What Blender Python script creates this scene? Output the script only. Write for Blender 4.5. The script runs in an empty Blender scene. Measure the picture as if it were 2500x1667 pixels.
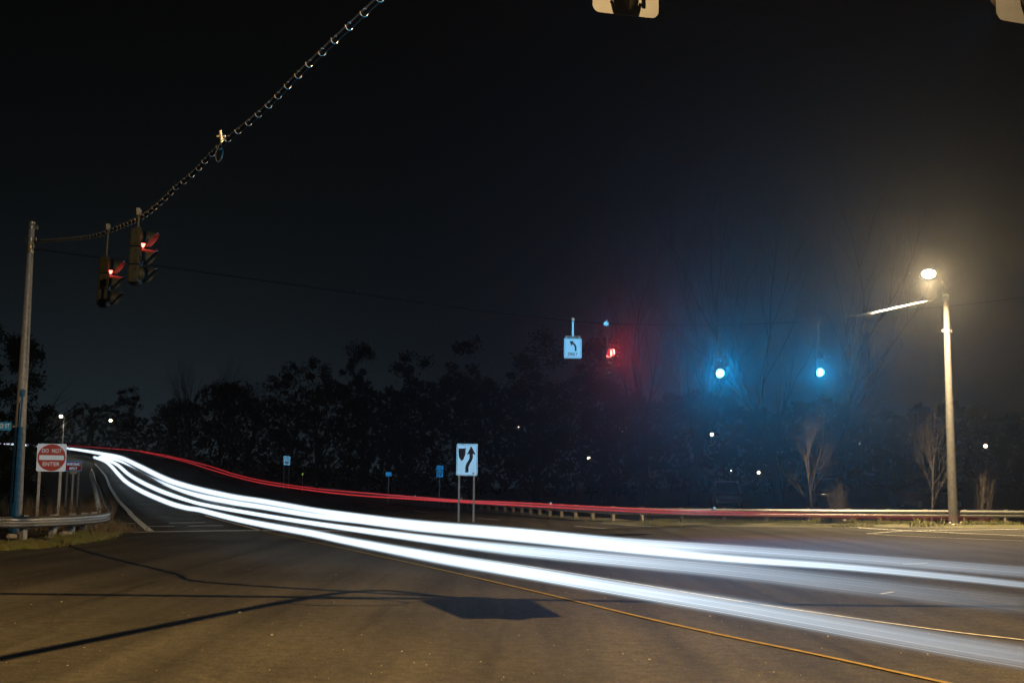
import bpy, bmesh, math, random
from mathutils import Vector, Matrix
from mathutils.geometry import delaunay_2d_cdt
random.seed(7)
R = math.radians
sc = bpy.context.scene
COL = sc.collection

# ------------------------------------------------------------------ camera
FPX, CX, CY = 2900.0, 1250.0, 833.5            # photograph is 2500 x 1667
CAMH = 1.55
TH = math.atan((1186 - 833.5) / FPX)
RO = 0.0095
F = Vector((0, math.cos(TH), math.sin(TH)))
_u0 = Vector((0, -math.sin(TH), math.cos(TH))); _r0 = Vector((1, 0, 0))
CR = _r0 * math.cos(RO) + _u0 * math.sin(RO)
CU = _u0 * math.cos(RO) - _r0 * math.sin(RO)
CAM = Vector((0, 0, CAMH))
cd = bpy.data.cameras.new('camera'); cam = bpy.data.objects.new('camera', cd); COL.objects.link(cam)
M3 = Matrix((CR, CU, -F)).transposed()
cam.matrix_world = Matrix.Translation(CAM) @ M3.to_4x4()
cd.sensor_width = 36; cd.lens = FPX / 2500 * 36; cd.clip_start = 0.1; cd.clip_end = 3000
sc.camera = cam

# ------------------------------------------------------------------ world: night sky
w = bpy.data.worlds.new('World'); sc.world = w; w.use_nodes = True
nt = w.node_tree; nt.nodes.clear()
def wn(t, **k):
    n = nt.nodes.new(t)
    for a, b in k.items(): setattr(n, a, b)
    return n
def wmath(op, a, b=None, c=None):
    n = wn('ShaderNodeMath', operation=op)
    for i, v in enumerate((a, b, c)):
        if v is None: continue
        if isinstance(v, (int, float)): n.inputs[i].default_value = v
        else: nt.links.new(v, n.inputs[i])
    return n.outputs[0]
sky = wn('ShaderNodeTexSky', sky_type='NISHITA'); sky.sun_disc = False
sky.sun_elevation = R(6); sky.sun_rotation = R(-17); sky.air_density = 1.0; sky.dust_density = 0.5
bg = wn('ShaderNodeBackground'); bg.inputs['Strength'].default_value = 0.00010
nt.links.new(sky.outputs[0], bg.inputs['Color'])
# glow of the town beyond the hill, strongest low in the sky on the left
tc = wn('ShaderNodeTexCoord'); sp = wn('ShaderNodeSeparateXYZ'); nt.links.new(tc.outputs['Generated'], sp.inputs[0])
X_, Y_, Z_ = sp.outputs
az = wmath('ARCTAN2', X_, Y_)
azd = wmath('DIVIDE', wmath('ADD', az, 0.33), 0.34)
ga = wmath('EXPONENT', wmath('MULTIPLY', wmath('MULTIPLY', azd, azd), -1.0))
el = wmath('EXPONENT', wmath('DIVIDE', wmath('MAXIMUM', Z_, 0.0), -0.085))
front = wmath('GREATER_THAN', Y_, 0.0)
gl = wmath('MULTIPLY', wmath('MULTIPLY', ga, el), front)
gl2 = wmath('MULTIPLY', wmath('EXPONENT', wmath('DIVIDE', wmath('MAXIMUM', Z_, 0.0), -0.2)), 0.06)
glow = wmath('ADD', gl, gl2)
bg2 = wn('ShaderNodeBackground'); bg2.inputs['Color'].default_value = (0.36, 0.72, 1.0, 1)
nt.links.new(wmath('MULTIPLY', glow, 0.041), bg2.inputs['Strength'])
ad = wn('ShaderNodeAddShader'); nt.links.new(bg.outputs[0], ad.inputs[0]); nt.links.new(bg2.outputs[0], ad.inputs[1])
wo = wn('ShaderNodeOutputWorld'); nt.links.new(ad.outputs[0], wo.inputs['Surface'])

# moonless night: the one sun lamp is next to nothing
sd = bpy.data.lights.new('sun', 'SUN'); sd.energy = 0.002; sd.angle = R(0.5); sd.color = (0.8, 0.9, 1)
so = bpy.data.objects.new('sun', sd); COL.objects.link(so); so.rotation_euler = (R(60), 0, R(-150))

sc.view_settings.view_transform = 'Standard'; sc.view_settings.look = 'None'
sc.view_settings.exposure = 0; sc.view_settings.gamma = 1; sc.view_settings.use_curve_mapping = False
cy = sc.cycles
cy.use_denoising = True; cy.denoising_input_passes = 'RGB_ALBEDO'
cy.max_bounces = 5; cy.diffuse_bounces = 2; cy.glossy_bounces = 2; cy.transparent_max_bounces = 64
cy.volume_bounces = 0; cy.sample_clamp_indirect = 2.0; cy.sample_clamp_direct = 0.0
cy.use_light_tree = True

# strengths of the lamps of the place
P_OVERHEAD = 19500; P_RIGHT = 32000; P_RIGHT_SIDE = 14000; P_GREEN_FAR = 6500; P_GREEN_NEAR = 4400; P_RED_FAR = 6500

# ------------------------------------------------------------------ pixel <-> place
def ray(px, py):
    return F + CR * ((px - CX) / FPX) - CU * ((py - CY) / FPX)
def at(px, py, Y):
    d = ray(px, py); return CAM + d * (Y / d.y)
def lerp(a, b, t): return a + (b - a) * t
def smooth(t):
    t = max(0., min(1., t)); return t * t * (3 - 2 * t)
def interp(xs, ys, x):
    if x <= xs[0]: return ys[0]
    for i in range(1, len(xs)):
        if x <= xs[i]:
            return lerp(ys[i-1], ys[i], (x - xs[i-1]) / (xs[i] - xs[i-1]))
    return ys[-1]
HX = [0, 15, 23, 37, 48, 57, 60, 70, 80, 95, 105, 150, 400]
HZ = [0, 0, .35, 1.15, 3.1, 4.9, 5.7, 6.9, 7.8, 9.2, 10.2, 15, 28]
def hill(x):                                      # the road climbs to the left
    return sum(interp(HX, HZ, -x + o) for o in (-3, -1.5, 0, 1.5, 3)) / 5 if x < -9 else 0.0
def hit(px, py, h=0.0, far=420.):
    d = ray(px, py); t = 4.0
    prev = None
    while t < far:
        p = CAM + d * t
        e = p.z - hill(p.x) - h
        if e <= 0:
            a, b = t - .5, t
            for _ in range(20):
                m = (a + b) / 2; q = CAM + d * m
                if q.z - hill(q.x) - h <= 0: b = m
                else: a = m
            return CAM + d * b
        t += .5
    return CAM + d * far

# ------------------------------------------------------------------ materials
def mat(name, color, rough=.6, metal=0., noise=0., nscale=8., bump=0., spec=.5, coat=0., color2=None, detail=6.):
    m = bpy.data.materials.new(name); m.use_nodes = True
    t = m.node_tree; b = t.nodes['Principled BSDF']
    b.inputs['Base Color'].default_value = (*color, 1); b.inputs['Roughness'].default_value = rough
    b.inputs['Metallic'].default_value = metal; b.inputs['Specular IOR Level'].default_value = spec
    b.inputs['Coat Weight'].default_value = coat
    if noise or bump:
        c = t.nodes.new('ShaderNodeTexCoord'); n = t.nodes.new('ShaderNodeTexNoise')
        n.inputs['Scale'].default_value = nscale; n.inputs['Detail'].default_value = detail
        t.links.new(c.outputs['Object'], n.inputs['Vector'])
        if noise:
            r = t.nodes.new('ShaderNodeValToRGB')
            c2 = color2 or tuple(x * (1 - noise) for x in color)
            r.color_ramp.elements[0].position = .32; r.color_ramp.elements[1].position = .68
            r.color_ramp.elements[0].color = (*c2, 1); r.color_ramp.elements[1].color = (*color, 1)
            t.links.new(n.outputs['Fac'], r.inputs[0]); t.links.new(r.outputs[0], b.inputs['Base Color'])
        if bump:
            bp = t.nodes.new('ShaderNodeBump'); bp.inputs['Strength'].default_value = bump; bp.inputs['Distance'].default_value = .02
            t.links.new(n.outputs['Fac'], bp.inputs['Height']); t.links.new(bp.outputs[0], b.inputs['Normal'])
    return m
def emis(name, color, s):
    m = bpy.data.materials.new(name); m.use_nodes = True; t = m.node_tree; t.nodes.clear()
    e = t.nodes.new('ShaderNodeEmission'); e.inputs[0].default_value = (*color, 1); e.inputs[1].default_value = s
    o = t.nodes.new('ShaderNodeOutputMaterial'); t.links.new(e.outputs[0], o.inputs[0]); return m
def sheeting(name, color, k=.5, rough=.22):
    """retroreflective sign sheeting: paint under glass beads that send light back the way it came"""
    m = bpy.data.materials.new(name); m.use_nodes = True; t = m.node_tree
    b = t.nodes['Principled BSDF']; b.inputs['Base Color'].default_value = (*color, 1); b.inputs['Roughness'].default_value = .45
    g = t.nodes.new('ShaderNodeBsdfGlossy'); g.inputs['Color'].default_value = (*color, 1); g.inputs['Roughness'].default_value = rough
    ge = t.nodes.new('ShaderNodeNewGeometry'); t.links.new(ge.outputs['Incoming'], g.inputs['Normal'])
    mx = t.nodes.new('ShaderNodeMixShader'); mx.inputs[0].default_value = k
    o = t.nodes['Material Output']
    t.links.new(b.outputs[0], mx.inputs[1]); t.links.new(g.outputs[0], mx.inputs[2]); t.links.new(mx.outputs[0], o.inputs[0])
    return m
def asphalt():
    m = bpy.data.materials.new('asphalt'); m.use_nodes = True; t = m.node_tree; b = t.nodes['Principled BSDF']
    L = t.links.new
    c = t.nodes.new('ShaderNodeTexCoord')
    def noise(scale, detail, vec=None, rough=.5):
        n = t.nodes.new('ShaderNodeTexNoise'); n.inputs['Scale'].default_value = scale; n.inputs['Detail'].default_value = detail
        n.inputs['Roughness'].default_value = rough
        L(vec or c.outputs['Object'], n.inputs['Vector']); return n.outputs['Fac']
    def mp(loc, rot, scale):
        n = t.nodes.new('ShaderNodeMapping'); n.inputs['Scale'].default_value = scale; n.inputs['Rotation'].default_value = rot
        L(c.outputs['Object'], n.inputs['Vector']); return n.outputs[0]
    def ramp(fac, p0, c0, p1, c1):
        n = t.nodes.new('ShaderNodeValToRGB'); e = n.color_ramp.elements
        e[0].position = p0; e[1].position = p1; e[0].color = (*c0, 1); e[1].color = (*c1, 1); L(fac, n.inputs[0]); return n.outputs[0]
    def mul(a, bb, f=1.0):
        n = t.nodes.new('ShaderNodeMix'); n.data_type = 'RGBA'; n.blend_type = 'MULTIPLY'; n.inputs[0].default_value = f
        L(a, n.inputs[6]); L(bb, n.inputs[7]); return n.outputs[2]
    fine = ramp(noise(34, 6, rough=.8), .36, (.030, .029, .028), .70, (.115, .110, .100))
    patch = ramp(noise(.22, 4), .35, (.72, .72, .74), .65, (1.05, 1.04, 1.0))
    lanes = ramp(noise(1.0, 4, mp(None, (0, 0, R(-20.0)), (1.4, .045, 1))), .36, (.68, .68, .70), .62, (1.05, 1.05, 1.05))
    skid = ramp(noise(1.0, 3, mp(None, (0, 0, R(97)), (2.6, .12, 1))), .30, (.72, .72, .72), .42, (1, 1, 1))
    # light aggregate chips
    v = t.nodes.new('ShaderNodeTexVoronoi'); v.inputs['Scale'].default_value = 22; L(c.outputs['Object'], v.inputs['Vector'])
    chip = ramp(v.outputs['Distance'], .05, (2.6, 2.5, 2.3), .10, (1, 1, 1))
    # sealed cracks
    v2 = t.nodes.new('ShaderNodeTexVoronoi'); v2.feature = 'DISTANCE_TO_EDGE'; v2.inputs['Scale'].default_value = .11
    nz = t.nodes.new('ShaderNodeTexNoise'); nz.inputs['Scale'].default_value = .8; L(c.outputs['Object'], nz.inputs['Vector'])
    mm = t.nodes.new('ShaderNodeMix'); mm.data_type = 'VECTOR'; mm.inputs[0].default_value = .5
    va = t.nodes.new('ShaderNodeVectorMath'); va.operation = 'MULTIPLY_ADD'; L(nz.outputs['Color'], va.inputs[0]); va.inputs[1].default_value = (1.5, 1.5, 0)
    L(c.outputs['Object'], va.inputs[2]); L(va.outputs[0], v2.inputs['Vector'])
    crack = ramp(v2.outputs['Distance'], .0016, (.80, .80, .80), .0035, (1, 1, 1))
    mottle = ramp(noise(7, 6, rough=.65), .34, (.74, .74, .74), .62, (1.14, 1.13, 1.10))
    fine = mul(fine, mottle)
    col = mul(mul(mul(mul(mul(fine, patch), lanes), skid), chip), crack)
    L(col, b.inputs['Base Color'])
    b.inputs['Roughness'].default_value = .85; b.inputs['Specular IOR Level'].default_value = .03
    bp = t.nodes.new('ShaderNodeBump'); bp.inputs['Strength'].default_value = .5; bp.inputs['Distance'].default_value = .012
    L(noise(90, 4, rough=.8), bp.inputs['Height']); L(bp.outputs[0], b.inputs['Normal'])
    return m
def paint_line(name, color, wear=.5):
    m = mat(name, color, rough=.95, spec=.05, noise=.75, nscale=9, color2=tuple(lerp(.06, c, 1 - wear) for c in color), detail=10)
    return m
M = {
 'asphalt': asphalt(),
 'ground': mat('soil', (.035, .032, .022), .95, noise=.5, nscale=.6, bump=.3),
 'verge': mat('verge_turf', (.075, .070, .035), .95, noise=.55, nscale=3, bump=.8),
 'white_line': paint_line('white_road_paint', (.75, .75, .70), .5),
 'yellow_line': paint_line('yellow_road_paint', (.27, .185, .03), .5),
 'galv': mat('galvanised_steel', (.42, .42, .40), .42, .75, noise=.35, nscale=14, bump=.15),
 'pole': mat('weathered_pole_steel', (.36, .35, .32), .55, .25, noise=.35, nscale=9, bump=.2),
 'post': mat('sign_post_steel', (.38, .37, .34), .5, .4, noise=.3, nscale=12),
 'wood': mat('treated_timber', (.20, .17, .13), .85, noise=.4, nscale=7, bump=.4),
 'wire': mat('wire_steel', (.30, .30, .30), .4, .7, noise=.2, nscale=30),
 'farwire': mat('weathered_wire', (.018, .018, .018), .8, .0, noise=.2, nscale=30, spec=.2),
 'darkpole': mat('dull_lamp_arm', (.10, .095, .085), .7, .1, noise=.2, nscale=9),
 'lamppole': mat('lamp_pole_steel', (.105, .10, .092), .6, .2, noise=.4, nscale=7, bump=.3),
 'darkbark': mat('dark_bark', (.016, .015, .013), .95, noise=.12, nscale=3, spec=.1),
 'ring': mat('cable_ring_steel', (.55, .53, .48), .35, .8, noise=.2, nscale=40),
 'cable': mat('cable_rubber', (.007, .007, .007), .8, noise=.3, nscale=20, spec=.1),
 'housing': mat('signal_housing_black', (.014, .014, .014), .5, noise=.3, nscale=12),
 'olive': mat('signal_housing_olive', (.010, .0098, .0045), .7, noise=.3, nscale=10, spec=.12),
 'visor': mat('visor_dark', (.012, .012, .009), .5, noise=.2, nscale=15, spec=.25),
 'plate': mat('backplate_aluminium', (.062, .071, .110), .6, .1, noise=.2, nscale=6),
 'lens_off': mat('lens_dark', (.03, .035, .04), .15, coat=.5),
 'white': sheeting('white_sheeting', (.80, .82, .82)),
 'red': sheeting('red_sheeting', (.42, .035, .025), .12),
 'blue': sheeting('blue_tinted_sheeting', (.04, .26, .42)),  # on some signs this blue is signal light put into the colour
 'yellow': sheeting('yellow_sheeting', (.75, .52, .05)),
 'black': mat('sign_black', (.018, .015, .012), .6, noise=.2, nscale=20),
 'back': mat('sign_back_aluminium', (.33, .32, .29), .5, .5, noise=.3, nscale=8),
 'stone': mat('rock', (.34, .31, .26), .9, noise=.45, nscale=7, bump=.8),
 'bark': mat('bark', (.075, .060, .045), .9, noise=.4, nscale=6, bump=.5),
 'twig': mat('twig', (.042, .031, .024), .85, noise=.3, nscale=8),
 'leaf': mat('evergreen_leaf', (.010, .013, .007), 1.0, noise=.12, nscale=.3, spec=.05),
 'grass': mat('grass_blade', (.10, .14, .030), .8, noise=.5, nscale=2.2, color2=(.15, .105, .04)),
 'dry': mat('dry_weed', (.17, .115, .06), .9, noise=.4, nscale=3),
 'tyre': mat('tyre_rubber', (.012, .012, .012), .8, noise=.2, nscale=20),
 'rim': mat('wheel_rim', (.4, .4, .4), .3, .9, noise=.1, nscale=10),
 'glass': mat('car_glass', (.01, .012, .015), .05, coat=1),
 'chip': mat('stone_chip', (.42, .40, .36), .8, noise=.3, nscale=30),
}
for k, c in (('paint_dark', (.012, .013, .016)), ('paint_grey', (.03, .03, .032)), ('paint_blue', (.010, .016, .03))):
    M[k] = mat('car_' + k, c, .28, .3, noise=.1, nscale=3, coat=1.0)
M['lamp'] = emis('street_lamp_glow', (1.0, .86, .58), 60)
M['lamp_far'] = emis('distant_lamp_glow', (1.0, .88, .62), 14)
M['lamp_far_dim'] = emis('distant_lamp_dim', (1.0, .80, .5), 3)
M['green_lit'] = emis('lens_lit_green', (.16, .86, 1.0), 14)
M['red_lit'] = emis('lens_lit_red', (1.0, .085, .055), 14)
M['red_hot'] = emis('lens_lit_red_bright', (1.0, .22, .17), 6)

# ------------------------------------------------------------------ object helpers
class MB:
    def __init__(s): s.bm = bmesh.new()
    def box(s, c, d, rot=None, bev=0.):
        r = bmesh.ops.create_cube(s.bm, size=1.)
        m = Matrix.Translation(Vector(c)) @ (rot.to_4x4() if rot else Matrix()) @ Matrix.Diagonal((*d, 1))
        bmesh.ops.transform(s.bm, matrix=m, verts=r['verts'])
        if bev:
            es = list({e for v in r['verts'] for e in v.link_edges})
            bmesh.ops.bevel(s.bm, geom=es, offset=bev, segments=2, affect='EDGES', profile=.6)
        return s
    def tube(s, pts, rad, n=8, cap=True):
        pts = [Vector(p) for p in pts]
        if not isinstance(rad, (list, tuple)): rad = [rad] * len(pts)
        rings = []; prevn = None
        for i, p in enumerate(pts):
            d = (pts[min(i + 1, len(pts) - 1)] - pts[max(i - 1, 0)]).normalized()
            if prevn is None:
                a = Vector((0, 0, 1)) if abs(d.z) < .9 else Vector((1, 0, 0))
                nx = d.cross(a).normalized()
            else:
                nx = (prevn - d * prevn.dot(d)).normalized()
            prevn = nx; ny = d.cross(nx)
            rings.append([s.bm.verts.new(p + (nx * math.cos(2 * math.pi * k / n) + ny * math.sin(2 * math.pi * k / n)) * rad[i]) for k in range(n)])
        for a, b in zip(rings, rings[1:]):
            for k in range(n):
                s.bm.faces.new((a[k], a[(k + 1) % n], b[(k + 1) % n], b[k]))
        if cap and n > 2:
            s.bm.faces.new(rings[0][::-1]); s.bm.faces.new(rings[-1])
        return s
    def lathe(s, prof, n=16, origin=(0, 0, 0), rot=None):
        """prof: (radius, z) pairs"""
        o = Vector(origin); rings = []
        for r, z in prof:
            ring = []
            for k in range(n):
                v = Vector((r * math.cos(2 * math.pi * k / n), r * math.sin(2 * math.pi * k / n), z))
                if rot: v = rot @ v
                ring.append(s.bm.verts.new(o + v))
            rings.append(ring)
        for a, b in zip(rings, rings[1:]):
            for k in range(n):
                s.bm.faces.new((a[k], a[(k + 1) % n], b[(k + 1) % n], b[k]))
        s.bm.faces.new(rings[0][::-1]); s.bm.faces.new(rings[-1]); return s
    def prism(s, outline, y0, y1):
        """outline: (x, z) list; extruded from y0 to y1"""
        a = [s.bm.verts.new((x, y0, z)) for x, z in outline]; b = [s.bm.verts.new((x, y1, z)) for x, z in outline]
        s.bm.faces.new(a); s.bm.faces.new(b[::-1]); n = len(a)
        for k in range(n): s.bm.faces.new((a[k], b[k], b[(k + 1) % n], a[(k + 1) % n]))
        return s
    def ring_prism(s, outer, inner, y0, y1):
        n = len(outer)
        g = [[s.bm.verts.new((x, y, z)) for x, z in o] for o in (outer, inner) for y in (y0, y1)]
        oa, ob, ia, ib = g
        for k in range(n):
            j = (k + 1) % n
            s.bm.faces.new((oa[k], oa[j], ia[j], ia[k])); s.bm.faces.new((ob[k], ib[k], ib[j], ob[j]))
            s.bm.faces.new((oa[k], ob[k], ob[j], oa[j])); s.bm.faces.new((ia[k], ia[j], ib[j], ib[k]))
        return s
    def sphere(s, c, r, u=12, v=8, scale=(1, 1, 1)):
        q = bmesh.ops.create_uvsphere(s.bm, u_segments=u, v_segments=v, radius=r)
        bmesh.ops.transform(s.bm, matrix=Matrix.Translation(Vector(c)) @ Matrix.Diagonal((*scale, 1)), verts=q['verts']); return s
    def build(s, name, m, parent=None, loc=None, smooth_=False, fix=True):
        if fix: bmesh.ops.recalc_face_normals(s.bm, faces=s.bm.faces[:])
        me = bpy.data.meshes.new(name); s.bm.to_mesh(me); s.bm.free()
        return link(name, me, m, parent, loc, smooth_)
def link(name, me, m, parent=None, loc=None, smooth_=False):
    o = bpy.data.objects.new(name, me); COL.objects.link(o)
    if m: me.materials.append(m)
    if parent: o.parent = parent
    if loc is not None: o.location = loc
    if smooth_:
        for p in me.polygons: p.use_smooth = True
        try: me.set_sharp_from_angle(angle=R(40))
        except Exception: pass
    return o
def tag(o, label=None, cat=None, group=None, kind=None):
    for k, v in (('label', label), ('category', cat), ('group', group), ('kind', kind)):
        if v: o[k] = v
    return o
def thing(name, label, cat, loc=(0, 0, 0), rot=(0, 0, 0), group=None):
    o = bpy.data.objects.new(name, None); COL.objects.link(o); o.empty_display_size = .3
    o.location = loc; o.rotation_euler = rot
    return tag(o, label, cat, group)
def kids(o): return [c for c in bpy.data.objects if c.parent == o]
def copy_tree(o, parent=None):
    c = o.copy(); COL.objects.link(c)
    if parent: c.parent = parent
    for ch in kids(o): copy_tree(ch, c)
    return c
def rrect(w, h, r, n=5):
    pts = []
    for cx, cz, a0 in ((w/2-r, h/2-r, 0), (-w/2+r, h/2-r, 90), (-w/2+r, -h/2+r, 180), (w/2-r, -h/2+r, 270)):
        for k in range(n + 1):
            a = R(a0 + 90 * k / n); pts.append((cx + r * math.cos(a), cz + r * math.sin(a)))
    return pts
def circ(r, n=32, cx=0, cz=0): return [(cx + r * math.cos(2*math.pi*k/n), cz + r * math.sin(2*math.pi*k/n)) for k in range(n)]
def text(name, s, wd, ht, m, parent, x, z, y, bold=0.0):
    """lettering standing in the local XZ plane, facing -Y, fitted to wd x ht"""
    cu = bpy.data.curves.new('t', 'FONT'); cu.body = s; cu.extrude = .02; cu.offset = bold; cu.space_character = 1.05
    to = bpy.data.objects.new('t', cu); COL.objects.link(to)
    bpy.context.view_layer.update()
    me = bpy.data.meshes.new_from_object(to.evaluated_get(bpy.context.evaluated_depsgraph_get()))
    bpy.data.objects.remove(to); bpy.data.curves.remove(cu)
    xs = [v.co.x for v in me.vertices]; ys = [v.co.y for v in me.vertices]
    x0, x1, y0, y1 = min(xs), max(xs), min(ys), max(ys)
    for v in me.vertices:
        v.co = Vector(((v.co.x - (x0 + x1)/2) / (x1 - x0) * wd, -v.co.z * .1, (v.co.y - (y0 + y1)/2) / (y1 - y0) * ht))
    return link(name, me, m, parent, (x, y, z))
def spot(name, parent, loc, direction, power, color, angle=150, blend=.6, radius=.08):
    l = bpy.data.lights.new(name, 'SPOT'); l.energy = power; l.color = color; l.spot_size = R(angle); l.spot_blend = blend
    l.shadow_soft_size = radius
    o = bpy.data.objects.new(name, l); COL.objects.link(o)
    if parent: o.parent = parent
    o.location = loc; o.rotation_euler = Vector(direction).to_track_quat('-Z', 'Y').to_euler(); return o
def struct(o): return tag(o, kind='structure')

# ------------------------------------------------------------------ terrain and roads
RAILPIX = [(742, 1192), (800, 1204), (876, 1215), (1015, 1231), (1137, 1243), (1233, 1252), (1400, 1268), (1624, 1278.5), (2059, 1281.5), (2330, 1282)]
RAIL = [hit(*p) for p in RAILPIX]
RAIL.append(RAIL[-1] + Vector((7, .6, 0))); RAIL.append(RAIL[-1] + Vector((14, 1.5, 0)))
def resample(pts, step):
    out = [pts[0].copy()]; acc = 0
    for a, b in zip(pts, pts[1:]):
        L = (b - a).length; d = step - acc
        while d <= L:
            out.append(a.lerp(b, d / L)); d += step
        acc = L - (d - step)
    return out
def catmull(pts, n=8):
    P = [pts[0] * 2 - pts[1]] + list(pts) + [pts[-1] * 2 - pts[-2]]; out = []
    for i in range(1, len(P) - 2):
        p0, p1, p2, p3 = P[i-1], P[i], P[i+1], P[i+2]
        for k in range(n):
            t = k / n
            out.append(.5 * ((2*p1) + (p2 - p0)*t + (2*p0 - 5*p1 + 4*p2 - p3)*t*t + (3*p1 - p0 - 3*p2 + p3)*t**3))
    out.append(pts[-1]); return out
RX = [p.x for p in RAIL]; RY = [p.y for p in RAIL]
def lot(x): return max(.2, .35 + .028 * (x - 14.5))
def terrain(x, y):
    z = hill(x) - .09
    yr = interp(RX, RY, x)
    if x > -22:
        d = y - yr - 3.0
        f = smooth((x + 22) / 10)
        ditch = -1.3 * smooth(d / 6) * (1 - smooth((d - 9) / 10))
        rise = (lot(x)) * smooth((d - 9) / 10)
        z += f * (ditch + rise)
    return z
def axis(lo, hi, fine_lo, fine_hi, fine, coarse):
    v = []; x = lo
    while x < hi:
        v.append(x); x += fine if fine_lo <= x < fine_hi else coarse
    v.append(hi); return v
xs = axis(-700, 700, -120, 80, 2.5, 20); ys = axis(-60, 900, -60, 150, 2.5, 15)
bm = bmesh.new()
G = [[bm.verts.new((x, y, terrain(x, y))) for x in xs] for y in ys]
for j in range(len(ys) - 1):
    for i in range(len(xs) - 1):
        bm.faces.new((G[j][i], G[j][i+1], G[j+1][i+1], G[j+1][i]))
me = bpy.data.meshes.new('ground'); bm.to_mesh(me); bm.free()
struct(link('ground', me, M['ground'], smooth_=True))

def sheet(name, outline, m, off=0., step=3., wob=None):
    """flat-ish patch following the hill, outline = list of (x, y)"""
    n = len(outline)
    vs = [Vector(p) for p in outline]
    x0, x1 = min(p[0] for p in outline), max(p[0] for p in outline); y0, y1 = min(p[1] for p in outline), max(p[1] for p in outline)
    x = x0 + step / 2
    while x < x1:
        y = y0 + step / 2
        while y < y1:
            vs.append(Vector((x, y))); y += step
        x += step
    V, E, Fc, *_ = delaunay_2d_cdt(vs, [], [list(range(n))], 1, 1e-4)
    me = bpy.data.meshes.new(name)
    me.from_pydata([(v.x, v.y, hill(v.x) + off + (wob(v.x, v.y) if wob else 0)) for v in V], [], Fc); me.update()
    for p in me.polygons:
        if p.normal.z < 0: p.flip()
    return link(name, me, m, smooth_=True)
def xy(p): return (p.x, p.y)
leftpix = [(228, 1118), (238, 1150), (248, 1185), (258, 1215), (272, 1250), (284, 1283), (280, 1297), (262, 1312), (200, 1325), (100, 1338), (0, 1346), (-150, 1358)]
LEFTEDGE = [hit(*p) for p in leftpix]
rightpix = [(170, 1094), (300, 1104), (420, 1125), (520, 1150), (650, 1179), (742, 1195), (876, 1218), (1015, 1234), (1137, 1246), (1233, 1255.5), (1400, 1271), (1624, 1283), (2059, 1288), (2330, 1288.5)]
RIGHTEDGE = [hit(*p) for p in rightpix]
road_outline = [xy(p) for p in RIGHTEDGE] + [(48, 52), (120, 60), (120, -55), (-60, -55), (-60, 22), (-30, 24)] + [xy(p) for p in LEFTEDGE[::-1]]
struct(sheet('road', road_outline, M['asphalt'], 0., 3.))
# grassy verges, a low crest under each guardrail
def verge(name, edge, back, rise):
    bm = bmesh.new(); rows = []
    e2 = catmull(edge, 6); b2 = catmull(back, 6)
    for a, b in zip(e2, b2):
        r = []
        for k in range(7):
            t = k / 6; p = a.lerp(b, t)
            z = lerp(.012, rise, smooth(t * 1.6)) - (.35 * max(0, t - .75) * 4 * .6) + random.uniform(-.03, .03) * (k > 0)
            r.append(bm.verts.new((p.x, p.y, hill(p.x) + z)))
        rows.append(r)
    for a, b in zip(rows, rows[1:]):
        for k in range(6): bm.faces.new((a[k], a[k+1], b[k+1], b[k]))
    bmesh.ops.recalc_face_normals(bm, faces=bm.faces[:])
    me = bpy.data.meshes.new(name); bm.to_mesh(me); bm.free()
    for p in me.polygons:
        if p.normal.z < 0: p.flip()
    return struct(link(name, me, M['verge'], smooth_=True))
RE = RIGHTEDGE[5:] + [Vector((48, 52, 0))]
back_r = [p + (Vector((1.5, 3.6, 0)) if i > 3 else Vector((2.5, 2.5, 0))) for i, p in enumerate(RE)]
verge('right_verge', RE, back_r, .10)
LE = LEFTEDGE[3:]
back_l = [p + Vector((-2.2, 3.2, -.12)) for p in LE]; back_l[-1] += Vector((0, 2, 0))
verge('left_verge', LE, back_l, .03)

def strip(name, pts, width, m, off=.012, sub=6):
    """painted line through 3-D points"""
    P = catmull(pts, sub) if len(pts) > 2 else [pts[0].lerp(pts[1], k / 12) for k in range(13)]
    bm = bmesh.new(); pr = None
    for i, p in enumerate(P):
        d = P[min(i+1, len(P)-1)] - P[max(i-1, 0)]; d.z = 0; d.normalize(); nrm = Vector((-d.y, d.x, 0))
        o = off + (.05 if p.x < -18 else .0)
        a, b = [bm.verts.new((q.x, q.y, hill(q.x) + o)) for q in (p - nrm * width/2, p + nrm * width/2)]
        if pr: bm.faces.new((pr[0], pr[1], b, a))
        pr = (a, b)
    me = bpy.data.meshes.new(name); bm.normal_update(); bm.to_mesh(me); bm.free()
    for p in me.polygons:
        if p.normal.z < 0: p.flip()
    return struct(link(name, me, m))
def pixline(name, pix, width, m, off=.012): return strip(name, [hit(*p) for p in pix], width, m, off)
pixline('edge_line', [(232, 1133), (257, 1162), (269, 1191), (288, 1222), (315, 1251), (344, 1278), (367, 1297)], .24, M['white_line'])
pixline('stop_line', [(276, 1299), (640, 1294.5), (1160, 1298)], .32, M['white_line'], .004)
pixline('crosswalk_line', [(300, 1277), (530, 1274.5)], .25, M['white_line'], .004)
pixline('crosswalk_line', [(352, 1284.5), (545, 1282.5)], .25, M['white_line'], .004)
pixline('yellow_line', [(420, 1238), (520, 1265), (645, 1297), (900, 1352), (1250, 1431), (1640, 1524), (2000, 1600), (2306, 1667), (2700, 1750)], .075, M['yellow_line'], .010)
pixline('lane_line', [(500, 1258), (630, 1293)], .14, M['white_line'], .009)
pixline('lane_line', [(1000, 1340), (1260, 1378), (1516, 1419), (1781, 1464), (2047, 1504), (2313, 1541), (2500, 1563), (2700, 1590)], .06, M['white_line'], .009)
for seg in ([(1166, 1265), (1216, 1269)], [(1403, 1284), (1482, 1290.5)], [(1010, 1247), (1046, 1250.5)], [(900, 1235), (923, 1238)], [(1470, 1277), (1590, 1285)]):
    pixline('lane_dash', seg, .10, M['white_line'], .008)
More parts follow.
